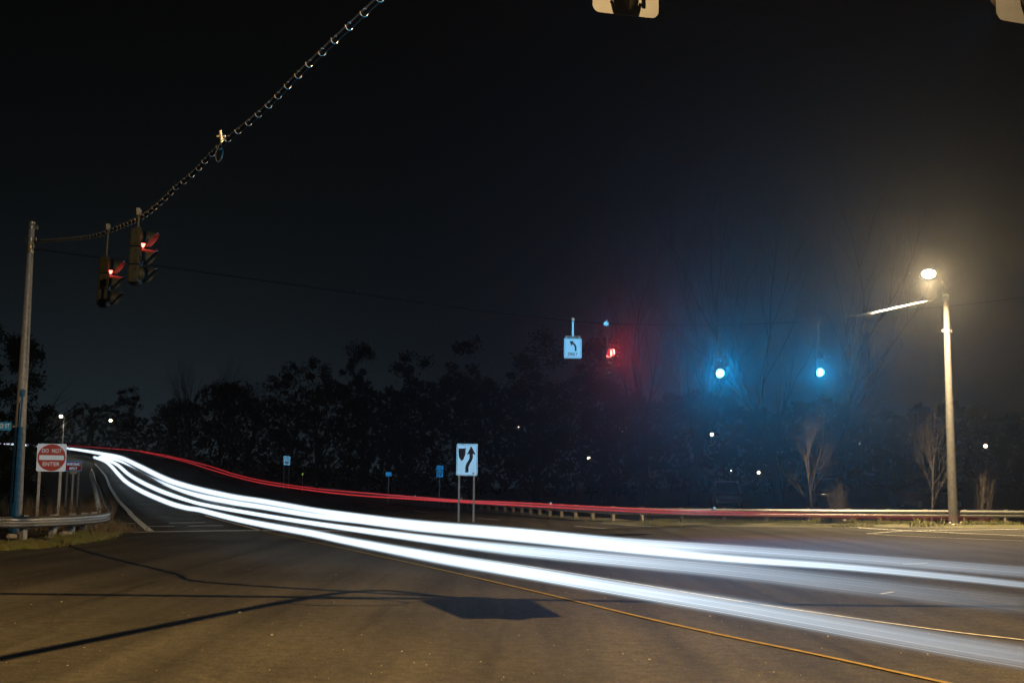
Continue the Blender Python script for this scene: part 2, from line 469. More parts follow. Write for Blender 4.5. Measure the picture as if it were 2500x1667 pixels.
pixline('lane_dash', [(2150, 1450), (2182, 1445)], .05, M['white_line'], .008)
pixline('lane_dash', [(2205, 1378), (2265, 1374)], .06, M['white_line'], .008)
pixline('shoulder_line', [(2095, 1288.3), (2250, 1297), (2500, 1308), (2640, 1314)], .16, M['white_line'], .013)
pixline('gore_line', [(2116, 1302.5), (2220, 1296), (2500, 1291)], .10, M['white_line'], .008)
pixline('gore_line', [(2116, 1303), (2250, 1310), (2500, 1320)], .10, M['white_line'], .006)

M['tar'] = mat('sealing_tar', (.022, .021, .020), .75, noise=.4, nscale=20)
pixline('tar_seam', [(1500, 1370), (1900, 1404), (2300, 1440), (2500, 1452)], .05, M['tar'], .005)
# loose stones and paper flecks on the asphalt
mb = MB()
for k in range(150):
    px = random.uniform(0, 2500); py = random.uniform(1340, 1667)
    p = hit(px, py); s = random.uniform(.003, .007) * (2.4 if k % 12 == 0 else 1)
    mb.box((p.x, p.y, s * .4), (s * random.uniform(1, 2.4), s, s * .8), Matrix.Rotation(random.uniform(0, 3), 3, 'Z'))
tag(mb.build('gravel', M['chip']), kind='stuff', label='pale gravel chips scattered over the near asphalt', cat='gravel')

# ------------------------------------------------------------------ guardrails
WP = [(0, 0), (.018, .015), (.08, .055), (.083, .095), (.018, .14), (.018, .17), (.083, .215), (.08, .255), (.018, .295), (0, .31)]
WPROF = WP + [(d - .012, h) for d, h in WP[::-1]]
def wbeam(path, zb):
    """path: ground-plan points, zb: height of the lower lip over the point"""
    bm = bmesh.new(); rings = []
    for i, p in enumerate(path):
        d = path[min(i+1, len(path)-1)] - path[max(i-1, 0)]; d.z = 0; d.normalize(); n = Vector((d.y, -d.x, 0))
        rings.append([bm.verts.new(p + n * a + Vector((0, 0, zb + h))) for a, h in WPROF])
    k = len(WPROF)
    for a, b in zip(rings, rings[1:]):
        for j in range(k): bm.faces.new((a[j], a[(j+1) % k], b[(j+1) % k], b[j]))
    bm.faces.new(rings[0]); bm.faces.new(rings[-1][::-1])
    mb = MB(); mb.bm.free(); mb.bm = bm; return mb
def rot_of(d): return Matrix.Rotation(math.atan2(d.y, d.x), 3, 'Z')
def guard_post(parent, p, d, zt, m, blk, wide=.13):
    n = Vector((d.y, -d.x, 0)); c = p - n * .22; r = rot_of(d)
    o = MB().box((c.x, c.y, c.z + (zt - .5) / 2 ), (wide, .16, zt + .5), r, .008).build('post', m, parent)
    q = p - n * .075
    MB().box((q.x, q.y, p.z + zt - .20), (wide * .95, .13, .33), r, .006).build('spacer_block', blk, o)
    return o
t = thing('guardrail', 'long steel guardrail behind the red light trails, along the far right verge', 'guardrail')
RP = catmull(RAIL, 6); SM = resample(RP, .8)
RZB = .36
wbeam(SM, RZB).build('rail', M['galv'], t, smooth_=True)
PO = resample(RP, 1.905)
n_p = 0
for i, p in enumerate(PO[1:-1], 1):
    d = PO[i+1] - PO[i-1]; d.z = 0; d.normalize()
    guard_post(t, p, d, .70, M['wood'], M['wood']); n_p += 1
for px, py in ((752, 1180), (814, 1191), (899, 1203), (1013, 1215.5), (1126, 1225.5), (1340, 1240), (1748, 1251)):
    b = min(SM, key=lambda q: abs((lambda c: CX + FPX * c.dot(CR) / c.dot(F))(q - CAM) - px))
    MB().box((b.x, b.y - .06, b.z + RZB + .345), (.08, .06, .10), None, .008).build('reflector', M['white'], t)

lr = [at(-160, 1262, 31.5), at(0, 1262, 33), at(73, 1262, 33.6), at(170, 1257, 35.4), at(225, 1252, 37.2), at(250, 1248, 38.5), at(264, 1242, 40.5),
      at(261, 1232, 44), at(254, 1220, 50), hit(246, 1205, .55), hit(238, 1182, .55), hit(229, 1158, .55), hit(222, 1140, .55)]
lr = [Vector((p.x, p.y, 0)) for p in lr]
LP = catmull(lr, 6)
zs = [hill(p.x) for p in LP]
for p, z in zip(LP, zs): p.z = z
t = thing('guardrail', 'weathered steel guardrail bending round the left corner in front of the DO NOT ENTER sign', 'guardrail')
wbeam(LP, .25).build('rail', M['galv'], t, smooth_=True)
def project(p):
    c = p - CAM; z = c.dot(F); return (CX + FPX * c.dot(CR) / z, CY - FPX * c.dot(CU) / z)
lp_res = resample(LP, .15)
front = [p for p in lp_res if p.y < 41.5]
for px in (-80, 69, 145, 192, 222, 246):
    i = min(range(1, len(front) - 1), key=lambda k: abs(project(front[k])[0] - px))
    d = front[i+1] - front[i-1]; d.z = 0; d.normalize()
    guard_post(t, front[i], d, .60, M['post'], M['wood'], .16)
back = resample([p for p in lp_res if p.y >= 43], 3.8)
for i in range(1, len(back) - 1):
    d = back[i+1] - back[i-1]; d.z = 0; d.normalize(); guard_post(t, back[i], d, .60, M['post'], M['wood'], .14)

# ------------------------------------------------------------------ signs
def sign_panel(parent, w, h, r, m, z, border=None, name='panel', back=True):
    o = MB().prism(rrect(w, h, r), 0, .004).build(name, m, parent, (0, 0, z))
    if border:
        MB().ring_prism(rrect(w - .05, h - .05, r * .8), rrect(w - .05 - 2 * border, h - .05 - 2 * border, max(.005, r * .8 - border)), -.004, -.001).build('border', M['black'], o)
    if back: MB().prism(rrect(w - .004, h - .004, r), .0055, .008).build('back_sheet', M['back'], o)
    return o
def uchannel(parent, x, z0, z1, y=.012, m=None, w=.085):
    mb = MB(); hw = w / 2
    mb.prism([(x - hw, z0), (x - hw + .012, z0), (x - hw + .012, z1), (x - hw, z1)], y, y + .012)
    mb.prism([(x + hw - .012, z0), (x + hw, z0), (x + hw, z1), (x + hw - .012, z1)], y, y + .012)
    mb.prism([(x - hw + .0125, z0), (x + hw - .0125, z0), (x + hw - .0125, z1), (x - hw + .0125, z1)], y + .030, y + .036)
    mb.box((x - hw + .0145, y + .0225, (z0 + z1)/2), (.004, .018, z1 - z0)); mb.box((x + hw - .0145, y + .0225, (z0 + z1)/2), (.004, .018, z1 - z0))
    return mb.build('post', m or M['post'], parent)

# keep right
Z = 51.5; c = at(1140.3, 1121.8, Z)
t = thing('keep_right_sign', 'white keep right sign with black curved arrow and median shape on two steel posts', 'road sign', (c.x, c.y, 0), (0, 0, R(-2)))
zc = c.z
p = sign_panel(t, .915, 1.37, .06, M['white'], zc, .016)
W_, H_ = .915, 1.37
def fx(v): return (v / 190 - .5) * W_
def fz(v): return (.5 - v / 284) * H_
sh = [(18, 42), (80, 42), (80, 75), (76, 105), (66, 132), (54, 146), (48, 149), (42, 146), (30, 132), (20, 105), (18, 75)]
MB().prism([(fx(a), fz(b)) for a, b in sh], -.004, -.001).build('median_symbol', M['black'], p)
ar = [(132, 24), (172, 96), (146, 90), (146, 112), (144, 135), (132, 160), (118, 182), (110, 205), (109, 255), (81, 255), (81, 215), (84, 190), (94, 168), (108, 146), (116, 128), (117, 108), (117, 90), (91, 96)]
MB().prism([(fx(a), fz(b)) for a, b in ar], -.004, -.001).build('arrow', M['black'], p)
MB().prism(circ(.04, 20, fx(153), fz(263)), -.0055, -.001).build('sticker', M['red'], p)
for x in (-.33, .31): uchannel(t, x, -.3, zc + .55)

# do not enter
Z = 40; c = at(125.5, 1116.5, Z)
t = thing('do_not_enter_sign', 'square white DO NOT ENTER sign with red disc on two posts behind the left guardrail', 'road sign', (c.x, c.y, 0), (R(-1), 0, R(14)))
zc = c.z
p = sign_panel(t, .93, .92, .05, M['white'], zc, None)
MB().prism(circ(.445, 56), -.004, -.001).build('red_disc', M['red'], p)
MB().prism(rrect(.78, .155, .01), -.008, -.005).build('bar', M['white'], p)
text('lettering', 'DO  NOT', .62, .135, M['white'], p, 0, .225, -.007, .012)
text('lettering', 'ENTER', .54, .135, M['white'], p, 0, -.215, -.007, .012)
for x in (-.36, .30):
    MB().box((x, .075, zc / 2 - .1), (.085, .085, zc + .9), None, .006).build('post', M['post'], t)

# wrong way
Z = 62; c = at(178, 1137.5, Z)
t = thing('wrong_way_sign', 'small red WRONG WAY sign with pale border standing behind the DO NOT ENTER sign', 'road sign', (c.x, c.y, hill(c.x)), (R(-2), 0, R(4)))
zc = c.z - hill(c.x)
p = sign_panel(t, .90, .54, .03, M['blue'], zc)
MB().prism(rrect(.82, .46, .02), -.004, -.001).build('red_field', M['red'], p)
text('lettering', 'WRONG', .70, .15, M['white'], p, 0, .10, -.007, .012)
text('lettering', 'WAY', .42, .15, M['white'], p, 0, -.115, -.007, .012)
for x in (-.28, .30): uchannel(t, x, -.3, zc + .2)
Z = 48; c = at(179, 1151, Z)
t = thing('sign_back', 'small grey back of a road sign in front of the WRONG WAY sign', 'road sign', (c.x, c.y, 0), (0, 0, R(8)))
o = MB().prism(rrect(.30, .17, .015), 0, .004).build('panel', M['back'], t, (0, 0, c.z))
uchannel(t, 0.0, -.3, c.z + .09, .008, w=.07)

# speed limit
Z = 165; c = at(700.2, 1123.5, Z)
t = thing('speed_limit_sign', 'small far off SPEED LIMIT 40 sign on two thin posts left of centre', 'road sign', (c.x, c.y, hill(c.x)), (0, 0, R(8)))
zc = c.z - hill(c.x)
p = sign_panel(t, .94, 1.24, .06, M['white'], zc, .018)
text('lettering', 'SPEED', .64, .16, M['black'], p, 0, .43, -.004); text('lettering', 'LIMIT', .58, .16, M['black'], p, 0, .18, -.004)
text('lettering', '40', .70, .40, M['black'], p, 0, -.27, -.004, .02)
for x in (-.34, .34): uchannel(t, x, -.3, zc + .5, w=.085)

# route marker
Z = 104; c = at(1073.5, 1156, Z)
t = thing('route_sign', 'far route 72 sign with blue signal light painted in, an EAST plate above it', 'road sign', (c.x, c.y, 0), (0, 0, R(3)))
p = sign_panel(t, .60, .60, .04, M['blue'], c.z, .010, 'number_panel')  # panel colour holds the blue cast of the near signals
text('lettering', '72', .46, .34, M['black'], p, 0, -.02, -.004, .02)
c2 = at(1074.5, 1141, Z)
p = sign_panel(t, .62, .34, .03, M['blue'], c2.z, None, 'direction_panel')
text('lettering', 'EAST', .42, .16, M['black'], p, 0, 0, -.004, .01)
uchannel(t, 0, -.3, c2.z + .12, w=.07)

# blank blue plate
Z = 100; c = at(949, 1157, Z)
t = thing('blue_sign', 'plain small blue sign on one post beyond the guardrail left of the route sign', 'road sign', (c.x, c.y, 0), (0, 0, R(3)))
p = sign_panel(t, .49, .33, .03, M['blue'], c.z)
uchannel(t, 0, -.3, c.z + .1, w=.07)

# yellow delineator
Z = 140; c = at(739, 1157, Z)
t = thing('delineator', 'slim yellow delineator post at the far end of the long guardrail', 'delineator', (c.x, c.y, hill(c.x)))
zc = c.z - hill(c.x)
MB().prism(rrect(.19, .30, .03), 0, .005).build('reflector', M['yellow'], t, (0, 0, zc))
uchannel(t, 0, -.3, zc + .12, .008, w=.06)

# ------------------------------------------------------------------ poles
def strain_pole(name, label, bx, by, bz, top, r0, r1, cat='pole', pm='pole'):
    t = thing(name, label, cat, (bx, by, bz))
    MB().lathe([(r0, -.6), (r0, 0), (lerp(r0, r1, .5), top * .5), (r1, top)], 24).build('shaft', M[pm], t, smooth_=True)
    MB().lathe([(r1 + .015, top - .02), (r1 + .02, top + .03), (r1 * .6, top + .08), (.01, top + .1)], 20).build('cap', M['galv'], t, smooth_=True)
    return t
def band(parent, r, z, n=2, a0=0, name='clamp_band'):
    mb = MB().lathe([(r + .012, z - .05), (r + .014, z - .045), (r + .014, z + .045), (r + .012, z + .05)], 20)
    for k in range(n):
        a = a0 + 2 * math.pi * k / n
        mb.box(((r + .06) * math.cos(a), (r + .06) * math.sin(a), z), (.10, .035, .13), Matrix.Rotation(a, 3, 'Z'), .008)
    return mb.build(name, M['galv'], parent)
PL = 36.2
b = at(37, 1270, PL); tp = at(78, 545, PL)
lp = strain_pole('strain_pole', 'tall tapered grey steel pole at left edge, blue lit near its top', b.x, b.y, -.1, tp.z + .1, .20, .088)
lp.rotation_euler = (0, math.atan2(tp.x - b.x, tp.z), 0)
for i, (py, n) in enumerate(((556, 1), (585, 2), (603, 2), (616, 1))):
    z = at(80, py, PL).z + .1; band(lp, lerp(.20, .088, z / (tp.z + .1)), z, n, R(-20) * i)
MB().tube([(-.01, -.205, 1.0), (-.01, -.19, 2.0), (0, -.17, 4)], .018, 8).build('ground_wire', M['cable'], lp)
# street name blade
c = at(28, 1040.5, PL - .35)
t = thing('street_name_sign', 'blue street name sign ending in D ST beside the tall pole', 'street sign', (c.x, c.y, c.z), (0, 0, R(3)))
p = MB().prism([(x - .62, z) for x, z in rrect(1.24, .25, .025)], 0, .005).build('panel', M['blue'], t)
text('lettering', 'D ST', .27, .135, M['white'], p, -.19, 0.01, -.004, .015)
MB().box((.04, .16, 0), (.05, .30, .05), None, .005).build('bracket', M['galv'], t)

PR = 53.2
b = at(2328, 1281, PR); tp = at(2309, 722, PR)
rp = strain_pole('street_lamp', 'tall tapered steel pole carrying the lit street lamp, behind the guardrail on the right', b.x, b.y, -.1, tp.z + .1, .215, .125, 'street lamp', 'lamppole')
rp.rotation_euler = (0, math.atan2(tp.x - b.x, tp.z), 0)
z = at(2315, 808, PR).z + .1; band(rp, .14, z, 2, R(8))
MB().lathe([(.27, 0.02), (.27, .16), (.245, .18), (.24, .19)], 20).box((0, 0, .06), (.62, .62, .05), None, .01).build('base_plate', M['galv'], rp)
for sx in (-1, 1):
    for sy in (-1, 1):
        MB().lathe([(.055, .085), (.055, .22), (.035, .26), (.01, .27)], 10, (sx * .245, sy * .245, 0)).build('anchor_cap', M['stone'], rp)
lampc = at(2272, 666, PR - 2.2); L0 = rp.matrix_world
bpy.context.view_layer.update(); inv = rp.matrix_world.inverted(); lc = inv @ lampc
ptop = Vector((0, 0, tp.z + .05))
arm = catmull([ptop, ptop + Vector((-.03, -.05, .45)), ptop.lerp(lc, .5) + Vector((0, 0, .42)), lc + Vector((.28, .05, .17))], 6)
MB().tube(arm, [.045] * len(arm), 10).build('lamp_arm', M['darkpole'], rp, smooth_=True)
h = MB().sphere((0, 0, .10), .2, 18, 10, (1.9, .9, .55)).build('lamp_head', M['darkpole'], rp, lc, True)
MB().sphere((-.08, 0, -.04), .24, 20, 12, (1.15, 1.0, .85)).build('lamp_lens', M['lamp'], h, None, True)
spot('lamp_light', h, (-.08, 0, -.24), (0, -.12, -1), P_RIGHT, (1.0, .77, .43), 144, .5, .12)
spot('lamp_side_light', h, (-.08, -.06, -.26), (0, -.27, -1), P_RIGHT_SIDE, (1.0, .69, .34), 176, .22, .12)

# out of frame overhead: the lamp that lights the near asphalt
ol = thing('street_lamp', 'tall street lamp outside the picture above the near asphalt', 'street lamp', (6.2, 1.2, 0))
MB().lathe([(.16, -.5), (.16, 0), (.09, 11.6)], 20).build('shaft', M['pole'], ol, smooth_=True)
armp = catmull([Vector((0, 0, 11.5)), Vector((-.6, .7, 11.95)), Vector((-2.4, 2.8, 12.2)), Vector((-3.9, 4.55, 12.15))], 6)
MB().tube(armp, .04, 10).build('lamp_arm', M['galv'], ol, smooth_=True)
h = MB().sphere((0, 0, .10), .2, 18, 10, (1.9, .9, .55)).build('lamp_head', M['galv'], ol, (-4.2, 4.8, 12.0), True)
MB().sphere((0, 0, -.02), .18, 18, 10, (1.2, .95, .5)).build('lamp_lens', emis('near_lamp_glow', (1, .78, .5), 1.5), h, None, True)
spot('lamp_light', h, (0, 0, -.16), (-.22, .15, -1), P_OVERHEAD, (1.0, .61, .20), 166, .5, .035)

# ------------------------------------------------------------------ span wires
def zforward(px, py, z): # depth where the line of sight reaches height z
    d = ray(px, py); return d.y * (z - CAMH) / d.z
near = [at(85, 586, 36.2), at(179, 578, 29.5), at(232, 570.5, 26.8), at(282, 553, 25), at(357, 517, 22)]
for px, py, z in ((430, 451, 6.60), (468, 420, 6.64), (542, 345, 6.70), (638, 266, 6.76), (733, 170, 6.82), (834, 74, 6.88), (908, 5, 6.93)):
    near.append(at(px, py, zforward(px, py, z)))
near += [at(985, -68, zforward(985, -68, 6.97)), at(1075, -152, zforward(1075, -152, 7.01)), Vector((.98, 10.35, 7.1))]
NP = catmull(near, 6)
t = thing('span_wire', 'near span wire strung with metal cable rings, rising from the left pole', 'cable')
MB().tube(NP, .007, 6).build('messenger_wire', M['wire'], t, smooth_=True)
bun = [p + Vector((0, 0, -.062)) for p in NP]
MB().tube(bun, .026, 8).build('signal_cable', M['cable'], t, smooth_=True)
RS = resample(NP, .42)[3:]
proto = None
for i, p in enumerate(RS[:-1]):
    if i > 92: break
    d = (RS[i+1] - p).normalized()
    if proto is None:
        pts = [(.046 * math.sin(a), 0, -.046 + .046 * math.cos(a)) for a in [R(x) for x in range(-15, 300, 21)]]
        pts = [(x, y + .012 * k / len(pts), z) for k, (x, y, z) in enumerate(pts)]
        proto = MB().tube(pts, .0052, 6).build('cable_ring', M['ring'], t, p, True); o = proto
    else:
        o = proto.copy(); COL.objects.link(o); o.parent = t; o.location = p
    o.rotation_euler = (random.uniform(-.15, .15), random.uniform(-.1, .1), math.atan2(d.y, d.x) + math.pi/2 + random.uniform(-.2, .2))
cp = at(540, 338, zforward(540, 338, 6.73))
mb = MB().box((cp.x, cp.y, cp.z + .02), (.035, .05, .20), Matrix.Rotation(-.15, 3, 'Y'), .006).sphere((cp.x + .03, cp.y, cp.z - .03), .03, 8, 6).box((cp.x, cp.y, cp.z + .03), (.14, .03, .03), None, .005)
mb.build('wire_clamp', M['ring'], t)
lo = [cp + Vector((.0, 0, -.08)), cp + Vector((.03, 0, -.2)), cp + Vector((0, .02, -.32)), cp + Vector((-.05, .02, -.36)), cp + Vector((-.08, 0, -.25)), cp + Vector((-.03, 0, -.1))]
MB().tube(catmull(lo, 5), .012, 6).build('cable_loop', M['visor'], t, smooth_=True)

farpts = [(83, 606, 36.2), (117, 609, 36.4), (255, 627, 37), (415, 650, 37.6), (638, 681, 38.4), (872, 713.5, 39.4), (1130, 750, 40.4), (1399, 781, 41.2), (1488, 787.5, 41.6), (1620, 791, 42.4),
          (1757, 791.5, 43.2), (1880, 787, 44.4), (1997, 780.5, 46), (2128, 764, 49), (2255, 738, 52), (2308, 727, 53.0)]
FP = catmull([at(*p) for p in farpts], 6)
t = thing('span_wire', 'sagging far span wire carrying the ONLY sign and the green signals', 'cable')
MB().tube(FP, .0065, 6).build('messenger_wire', M['farwire'], t, smooth_=True)
MB().tube([p + Vector((0, 0, -.05)) for p in FP if p.x < at(1997, 780, 46).x + .05], .016, 6).build('signal_cable', M['cable'], t, smooth_=True)
g = [at(2126, 765.5, 49), at(2200, 748.5, 50.5), at(2262, 735, 52.1)]
MB().tube(g, [.030, .034, .020], 8).sphere(g[0], .07, 8, 6).sphere(g[0] + Vector((-.1, 0, .03)), .045, 8, 6).build('wire_grip', M['ring'], t, smooth_=True)
for px, py, Y in ((872, 712, 39.4),):
    c = at(px, py, Y); MB().box((c.x, c.y, c.z + .05), (.05, .05, .2), Matrix.Rotation(.3, 3, 'Y'), .006).box((c.x - .1, c.y, c.z), (.12, .05, .05), None, .006).build('wire_clamp', M['farwire'], t)
t = tag(MB().tube(catmull([at(2080, 772, 54.5), at(2185, 760, 54), at(2305, 748.5, 53.6), at(2430, 735, 53.2), at(2560, 718, 53)], 6), .010, 6).build('utility_cable', M['cable']),
        'thin dark cable crossing the lamp pole below the lit lamp', 'cable')
# the span and the signal bundle out of frame that throw the shadows on the road
t = thing('span_wire', 'span wire above the top of the picture holding the two near signals', 'cable')
MB().tube(catmull([Vector((-24, 10.6, 8.3)), Vector((-10, 10.4, 7.35)), Vector((.98, 10.3, 7.12)), Vector((4.6, 10.15, 7.2)), Vector((18, 10, 8.6))], 8), .014, 6).build('messenger_wire', M['wire'], t)
MB().tube(catmull([Vector((-24, 10.6, 8.2)), Vector((-10, 10.4, 7.28)), Vector((.98, 10.3, 7.05)), Vector((4.6, 10.15, 7.12)), Vector((18, 10, 8.5))], 8), .03, 6).build('signal_cable', M['cable'], t)
tag(MB().tube(catmull([Vector((-2.6, -2.0, 7.9)), Vector((-1.45, 4.2, 7.35)), Vector((-.62, 7.8, 7.1)), Vector((.0, 10.2, 7.0)), Vector((.35, 10.9, 6.95)), Vector((.8, 10.5, 7.0)), Vector((.98, 10.3, 7.0))], 8), .042, 8).build('signal_cable', M['cable']),
    'thick bundle of signal cables overhead outside the picture', 'cable')
lo = [Vector((.25 + .22 * math.sin(a) * 1.6, 10.2 + .1 * math.cos(a), 6.9 + .12 * math.cos(a))) for a in [R(x) for x in range(0, 361, 30)]]
tag(MB().tube(lo, .014, 6).build('cable_loop', M['cable']), 'loop of slack signal cable beside the top signal, outside the picture', 'cable')

# ------------------------------------------------------------------ traffic signals
SEC = .345
def visor_mesh(r=.165, ln=.30, cut=.55, tilt=.10):
    """tunnel visor, longer on top, open in front; axis -Y"""
    mb = MB(); n = 22; rings = []
    for rr in (r, r - .008):
        a_, b_ = [], []
        for k in range(n + 1):
            a = R(-128 + 256 * k / n)                      # 0 = top
            x, z = rr * math.sin(a), rr * math.cos(a)
            l = ln * (1 - cut * (1 - math.cos(a)) / 2)
            a_.append(mb.bm.verts.new((x, 0, z))); b_.append(mb.bm.verts.new((x, -l, z - tilt * l)))
        rings.append((a_, b_))
    (oa, ob), (ia, ib) = rings
    for k in range(n):
        mb.bm.faces.new((oa[k], oa[k+1], ob[k+1], ob[k])); mb.bm.faces.new((ia[k], ib[k], ib[k+1], ia[k+1]))
        mb.bm.faces.new((ob[k], ob[k+1], ib[k+1], ib[k]))
    for k in (0, n): mb.bm.faces.new((oa[k], ob[k], ib[k], ia[k]))
    return mb
def make_signal(label, loc, rot, lit, hang, hm='housing', plate=False, group=None, lens_mat=None, cut=.55, shield=False, vlen=.30):
    """origin at the bottom centre, facing -Y; lit = index of the lit lens from the top"""
    t = thing('traffic_signal', label, 'traffic light', loc, rot, group)
    mb = MB()
    for k in range(1 if shield else 0, 3): mb.box((0, .10, SEC * (k + .5)), (.345, .20, SEC - .006), None, .03)
    if shield:   # tapered rear cover of the bottom section
        mb.lathe([(.006, -.135), (.040, -.075), (.088, .01), (.115, .10), (.13, .343)], 20, (0, .13, 0))
    mb.box((0, .10, 3 * SEC + .03), (.12, .12, .06), None, .01)
    if not shield: mb.box((0, .10, -.012), (.14, .14, .02), None, .006)
    for k in range(1 if shield else 0, 3):
        mb.box((-.178, .07, SEC * (k + .8)), (.02, .05, .05), None, .006); mb.box((-.178, .07, SEC * (k + .2)), (.02, .05, .05), None, .006)
        mb.box((.178, .07, SEC * (k + .5)), (.02, .06, .08), None, .006)
    hs = mb.build('housing', M[hm], t)
    if plate:
        w, h = .63, 3 * SEC + .28
        MB().ring_prism([(x, z + 1.5 * SEC) for x, z in rrect(w, h, .07)], [(x, z + (2.0 if shield else 1.5) * SEC) for x, z in (rrect(.355, 2 * SEC + .01, .03) if shield else rrect(.355, 3 * SEC + .01, .03))], .015, .022).build('backplate', M['plate'], t)
    vm = None
    for k in range(3):
        z = SEC * (2.5 - k)
        m = M['lens_off'] if k != lit else (lens_mat or M['green_lit'])
        ln = MB().lathe([(.150, 0), (.140, .018), (.10, .035), (.04, .045), (.005, .047)], 24, rot=Matrix.Rotation(R(90), 3, 'X')).build('lens', m, t, (0, -.004, z), True)
        if vm is None:
            v = visor_mesh(cut=cut, ln=vlen).build('visor', M['visor'] if hm != 'housing' else M['housing'], t, (0, -.002, z), True); vm = v
        else:
            v = vm.copy(); COL.objects.link(v); v.parent = t; v.location = (0, -.002, z)
    top = 3 * SEC + .06
    MB().tube([(0, .10, top), (0, .10, hang - .04)], .022, 10).build('hanger_pipe', M['darkpole'] if hm == 'housing' else M['visor'], t, smooth_=True)
    MB().box((0, .10, hang - .01), (.13, .06, .07), None, .01).box((-.05, .10, hang + .05), (.03, .07, .09), None, .006).box((.05, .10, hang + .05), (.03, .07, .09), None, .006).build('wire_clamp', M['darkpole'], t)
    return t
def sig_at(px, pyb, Y): return at(px, pyb, Y)
grpF = 'signals hanging from the far span wire'
# far signals
def far_signal(label, px, pyb, Y, wire_py, lit, lens_mat, rot=(0, 0, 0), plate=False, **kw):
    b = at(px, pyb, Y); wz = at(px, wire_py, Y).z
    return make_signal(label, b, rot, lit, wz - b.z, 'housing', plate, grpF, lens_mat, **kw)
g1 = far_signal('traffic light showing blue green, middle signal of the far span wire', 1757, 922.5, 43.2, 791, 2, M['green_lit'], (0, 0, R(3)), vlen=.22)
g2 = far_signal('traffic light showing blue green, nearest to the lamp pole', 2001, 919.5, 46, 780, 2, M['green_lit'], (0, 0, R(3)), vlen=.22)
for g, e in ((g1, 1.0), (g2, .9)):
    spot('signal_light', g, (0, -.26, SEC * .5 - .02), (-.12, -1, .10), P_GREEN_FAR * e, (.0, .46, 1.0), 118, 1.0, .13)
r1 = far_signal('traffic light with red left turn lens lit, beside the ONLY sign', 1486, 921, 41.8, 787, 0, M['red_hot'], (0, 0, R(24)), vlen=.20)
# louvre blades inside the red visor and dark arrow lenses below
for o in [c for c in kids(r1) if c.name.startswith('lens')]:
    if abs(o.location.z - SEC * 2.5) < .01:
        mb = MB()
        for x in (-.115, -.078, -.041, -.004): mb.box((x, -.085, 0), (.016, .06, 2 * math.sqrt(max(.001, .146 ** 2 - x * x))))
        mb.build('louvre', emis('louvre_red_glow', (1, .02, .03), .5), o)  # blades emit dim red in place of the lens light falling on them
    else:
        mb = MB().prism([(-.09, 0), (-.02, .075), (-.02, .03), (.09, .03), (.09, -.03), (-.02, -.03), (-.02, -.075)], -.062, -.052)
        mb.build('arrow', M['back'], o)
spot('signal_light', r1, (.05, -.10, SEC * 2.5), (.35, -1, -.1), P_RED_FAR, (1, .03, .03), 120, .8, .12)
# left pair, seen from the side
grpL = 'signals seen side on at the left end of the near span wire'
s1 = at(352, 694, 22); wz = at(357, 517, 22).z
a = make_signal('olive traffic light seen side on, lit red, the higher of the left pair', (s1.x - .08, s1.y, s1.z), (0, R(3.2), R(96)), 0, wz - s1.z - .02, 'olive', False, grpL, M['red_lit'], .75)
s2 = at(272, 748, 25); wz = at(283, 553, 25).z
b_ = make_signal('olive traffic light seen side on, lit red, hanging lower beside the left pole', (s2.x - .08, s2.y, s2.z), (0, R(4.2), R(97)), 0, wz - s2.z - .02, 'olive', False, grpL, M['red_lit'], .75)
for s in (a, b_): spot('signal_light', s, (0, -.06, SEC * 2.5), (0, -1, -.25), 30, (1, .03, .03), 150, .9, .10)
# near pair at the top edge, seen from behind
grpN = 'signals cut by the top edge of the picture'
for px, py, Y, rz, dr, lab in ((1526, 40, 10.3, 194, (.25, -1, .07), 'back of a traffic light with tan backplate, cut by the top edge near the centre'),
                           (2500, 62, 10.2, 199, (-.17, -1, -.07), 'back of a traffic light with rounded tan backplate, cut by the top right corner')):
    b = at(px, py, Y); zb = b.z + .14
    s = make_signal(lab, (b.x, b.y, zb), (0, 0, R(rz)), 2, 7.1 - zb, 'housing', True, grpN, M['green_lit'], shield=True)
    MB().tube([(-.135, .13, .125), (-.10, .215, .115), (0, .26, .11), (.10, .215, .115), (.135, .13, .125)], .014, 6).build('latch', M['back'], s)
    MB().box((-.165, .12, .13), (.04, .05, .06), None, .012).build('hinge', M['back'], s)
    spot('signal_light', s, (0, -.36, SEC * .5 - .02), dr, P_GREEN_NEAR * (.6 if rz == 194 else 1.9), (.0, .50, 1.0), 64, 1.0, .13)

# hanging ONLY sign
Y = 41.2; c = at(1398.6, 850, Y); wz = at(1399, 781, Y).z
t = thing('turn_only_sign', 'white left turn ONLY sign glowing blue, hanging from the far span wire', 'road sign', (c.x, c.y, c.z))
W_, H_ = .62, .71
p = sign_panel(t, W_, H_, .04, M['white'], 0, .012)
def gx(v): return (v / 341 - .5) * W_
def gz(v): return (.5 - v / 390) * H_
ar = [(106, 57), (192, 59), (174, 84), (205, 105), (228, 135), (240, 170), (242, 250), (208, 250), (207, 185), (200, 155), (185, 132), (160, 112), (142, 148)]
MB().prism([(gx(a_), gz(b2)) for a_, b2 in ar], -.004, -.001).build('arrow', M['black'], p)
text('lettering', 'ONLY', .34, .115, M['black'], p, 0, gz(308), -.004, .015)
MB().box((0, .02, H_/2 + .06), (.56, .03, .025), None, .004).box((-.22, .02, H_/2 + .02), (.02, .02, .08)).box((.22, .02, H_/2 + .02), (.02, .02, .08)).build('hanger_bar', M['galv'], t)
MB().box((0, .02, (H_/2 + .07 + wz - c.z) / 2), (.065, .03, wz - c.z - H_/2 - .07), None, .006).build('hanger_pipe', M['white'], t)
MB().box((-.03, .02, wz - c.z + .03), (.03, .06, .10), None, .006).box((.03, .02, wz - c.z + .03), (.03, .06, .10), None, .006).build('wire_clamp', M['ring'], t)
